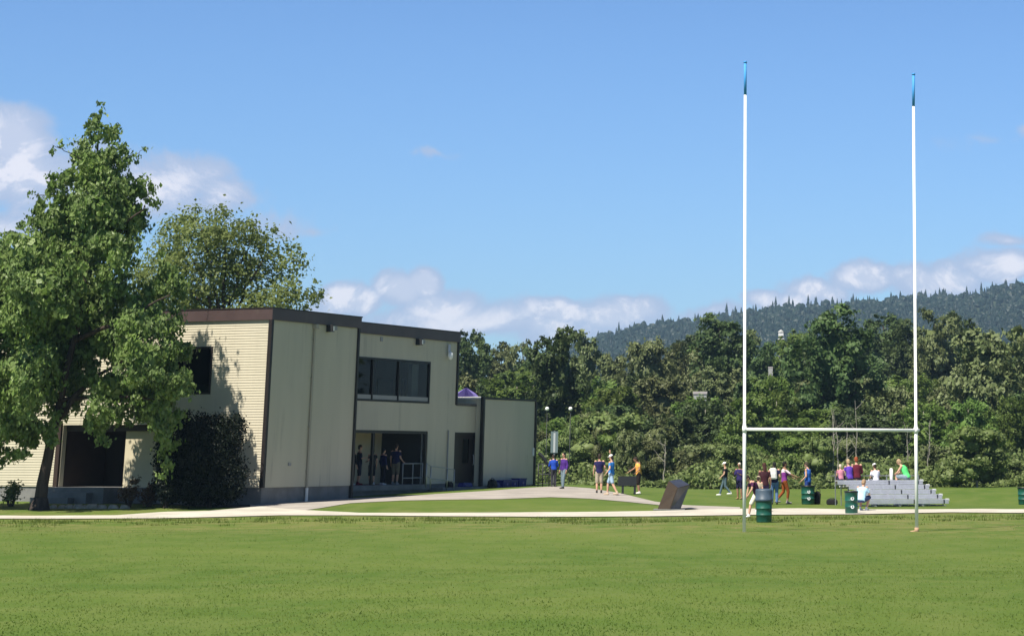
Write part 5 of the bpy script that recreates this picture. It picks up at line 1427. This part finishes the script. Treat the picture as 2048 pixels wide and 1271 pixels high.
rz_tab = np.array([ridge(a, 0) for a in hx])
N_ = 10000; fy = rg.random(N_) ** .6; y = 900 + 1100 * fy; xr = -330 + 830 * rg.random(N_); x = xr * y / HY
z = -8 + (np.interp(xr, hx, rz_tab) + 8 + H) * fy ** 1.15
VV = []; QQ = []; off = 0
for i in range(N_):
    con = rg.random() < .42; v, q = protos[rg.integers(0, 4) if con else rg.integers(4, 7)]
    h = rg.uniform(6.5, 11) if con else rg.uniform(5, 8.5); w = h * (rg.uniform(.8, 1.2) if con else rg.uniform(.9, 1.2)); a = rg.random() * 6.28; c, s = math.cos(a), math.sin(a)
    p = np.stack([(v[:, 0] * c - v[:, 1] * s) * w + x[i], (v[:, 0] * s + v[:, 1] * c) * w + y[i], v[:, 2] * h + z[i] - 1.5], 1)
    VV.append(p); QQ.append(q + off); off += len(p)
link('hill_forest', np_mesh('hill_forest', np.concatenate(VV), np.concatenate(QQ), M['conifer']), kind='stuff', label='dense dark forest covering the far hill', cat='forest')
# the conifers that stand out along the ridge
cm = [np_mesh('crown', *protos[i], M['conifer']) for i in range(4)]
tk = MB(); tk.tube([(0, 0, -.1), (0, 0, .9)], [.022, .005], 6); tkm = tk.mesh('trunk', M['bark'])
pxr = 1192
while pxr < 2120:
    x = (pxr - 1500) / 4658 * HY; z = ridge(x, 0) + H; big = rr.random() < .28; h = rr.uniform(12, 17) if big else rr.uniform(6, 10)
    if 1975 < pxr < 2060: h = min(h, 12)
    t = thing('conifer_tree', 'dark pointed conifer on the far hill ridge among many like it', 'conifer', (x, HY - 4, z - 4.5), rr.random() * 6, 'conifers along the far ridge'); t.scale = (h * .85, h * .85, h)
    link('crown', cm[rr.randrange(4)], t); link('trunk', tkm, t); pxr += rr.uniform(6, 26)

# ------------------------------------------------------------------ air
hz = MB(); hz.bb(-2700, 2700, -80, 3100, -12.0, 175)
hm = bpy.data.materials.new('haze_air'); hm.use_nodes = True; ht = hm.node_tree; ht.nodes.clear()
pv = ht.nodes.new('ShaderNodeVolumePrincipled'); pv.inputs['Color'].default_value = (.47, .72, .98, 1); pv.inputs['Density'].default_value = 0.00012; pv.inputs['Anisotropy'].default_value = 0.0
ho = ht.nodes.new('ShaderNodeOutputMaterial'); ht.links.new(pv.outputs[0], ho.inputs['Volume'])
link('haze', hz.mesh('haze', hm), kind='stuff', label='thin blue air haze over the whole valley', cat='haze')
scene.cycles.volume_max_steps = 64

# every label singles out one tree: neighbours with the same words get their side
same = {}
for o in scene.objects:
    if o.parent is None and 'label' in o and o.get('category') in ('tree', 'shrub', 'sapling', 'crate', 'rock'): same.setdefault(o['label'], []).append(o)
for lab, os_ in same.items():
    if len(os_) < 2: continue
    os_.sort(key=lambda o: o.location.x / o.location.y)
    names = {2: ['left', 'right'], 3: ['left', 'middle', 'right'], 4: ['leftmost', 'second', 'third', 'rightmost']}.get(len(os_))
    if names:
        for o, nm in zip(os_, names): o['label'] = lab + ', the %s one' % nm
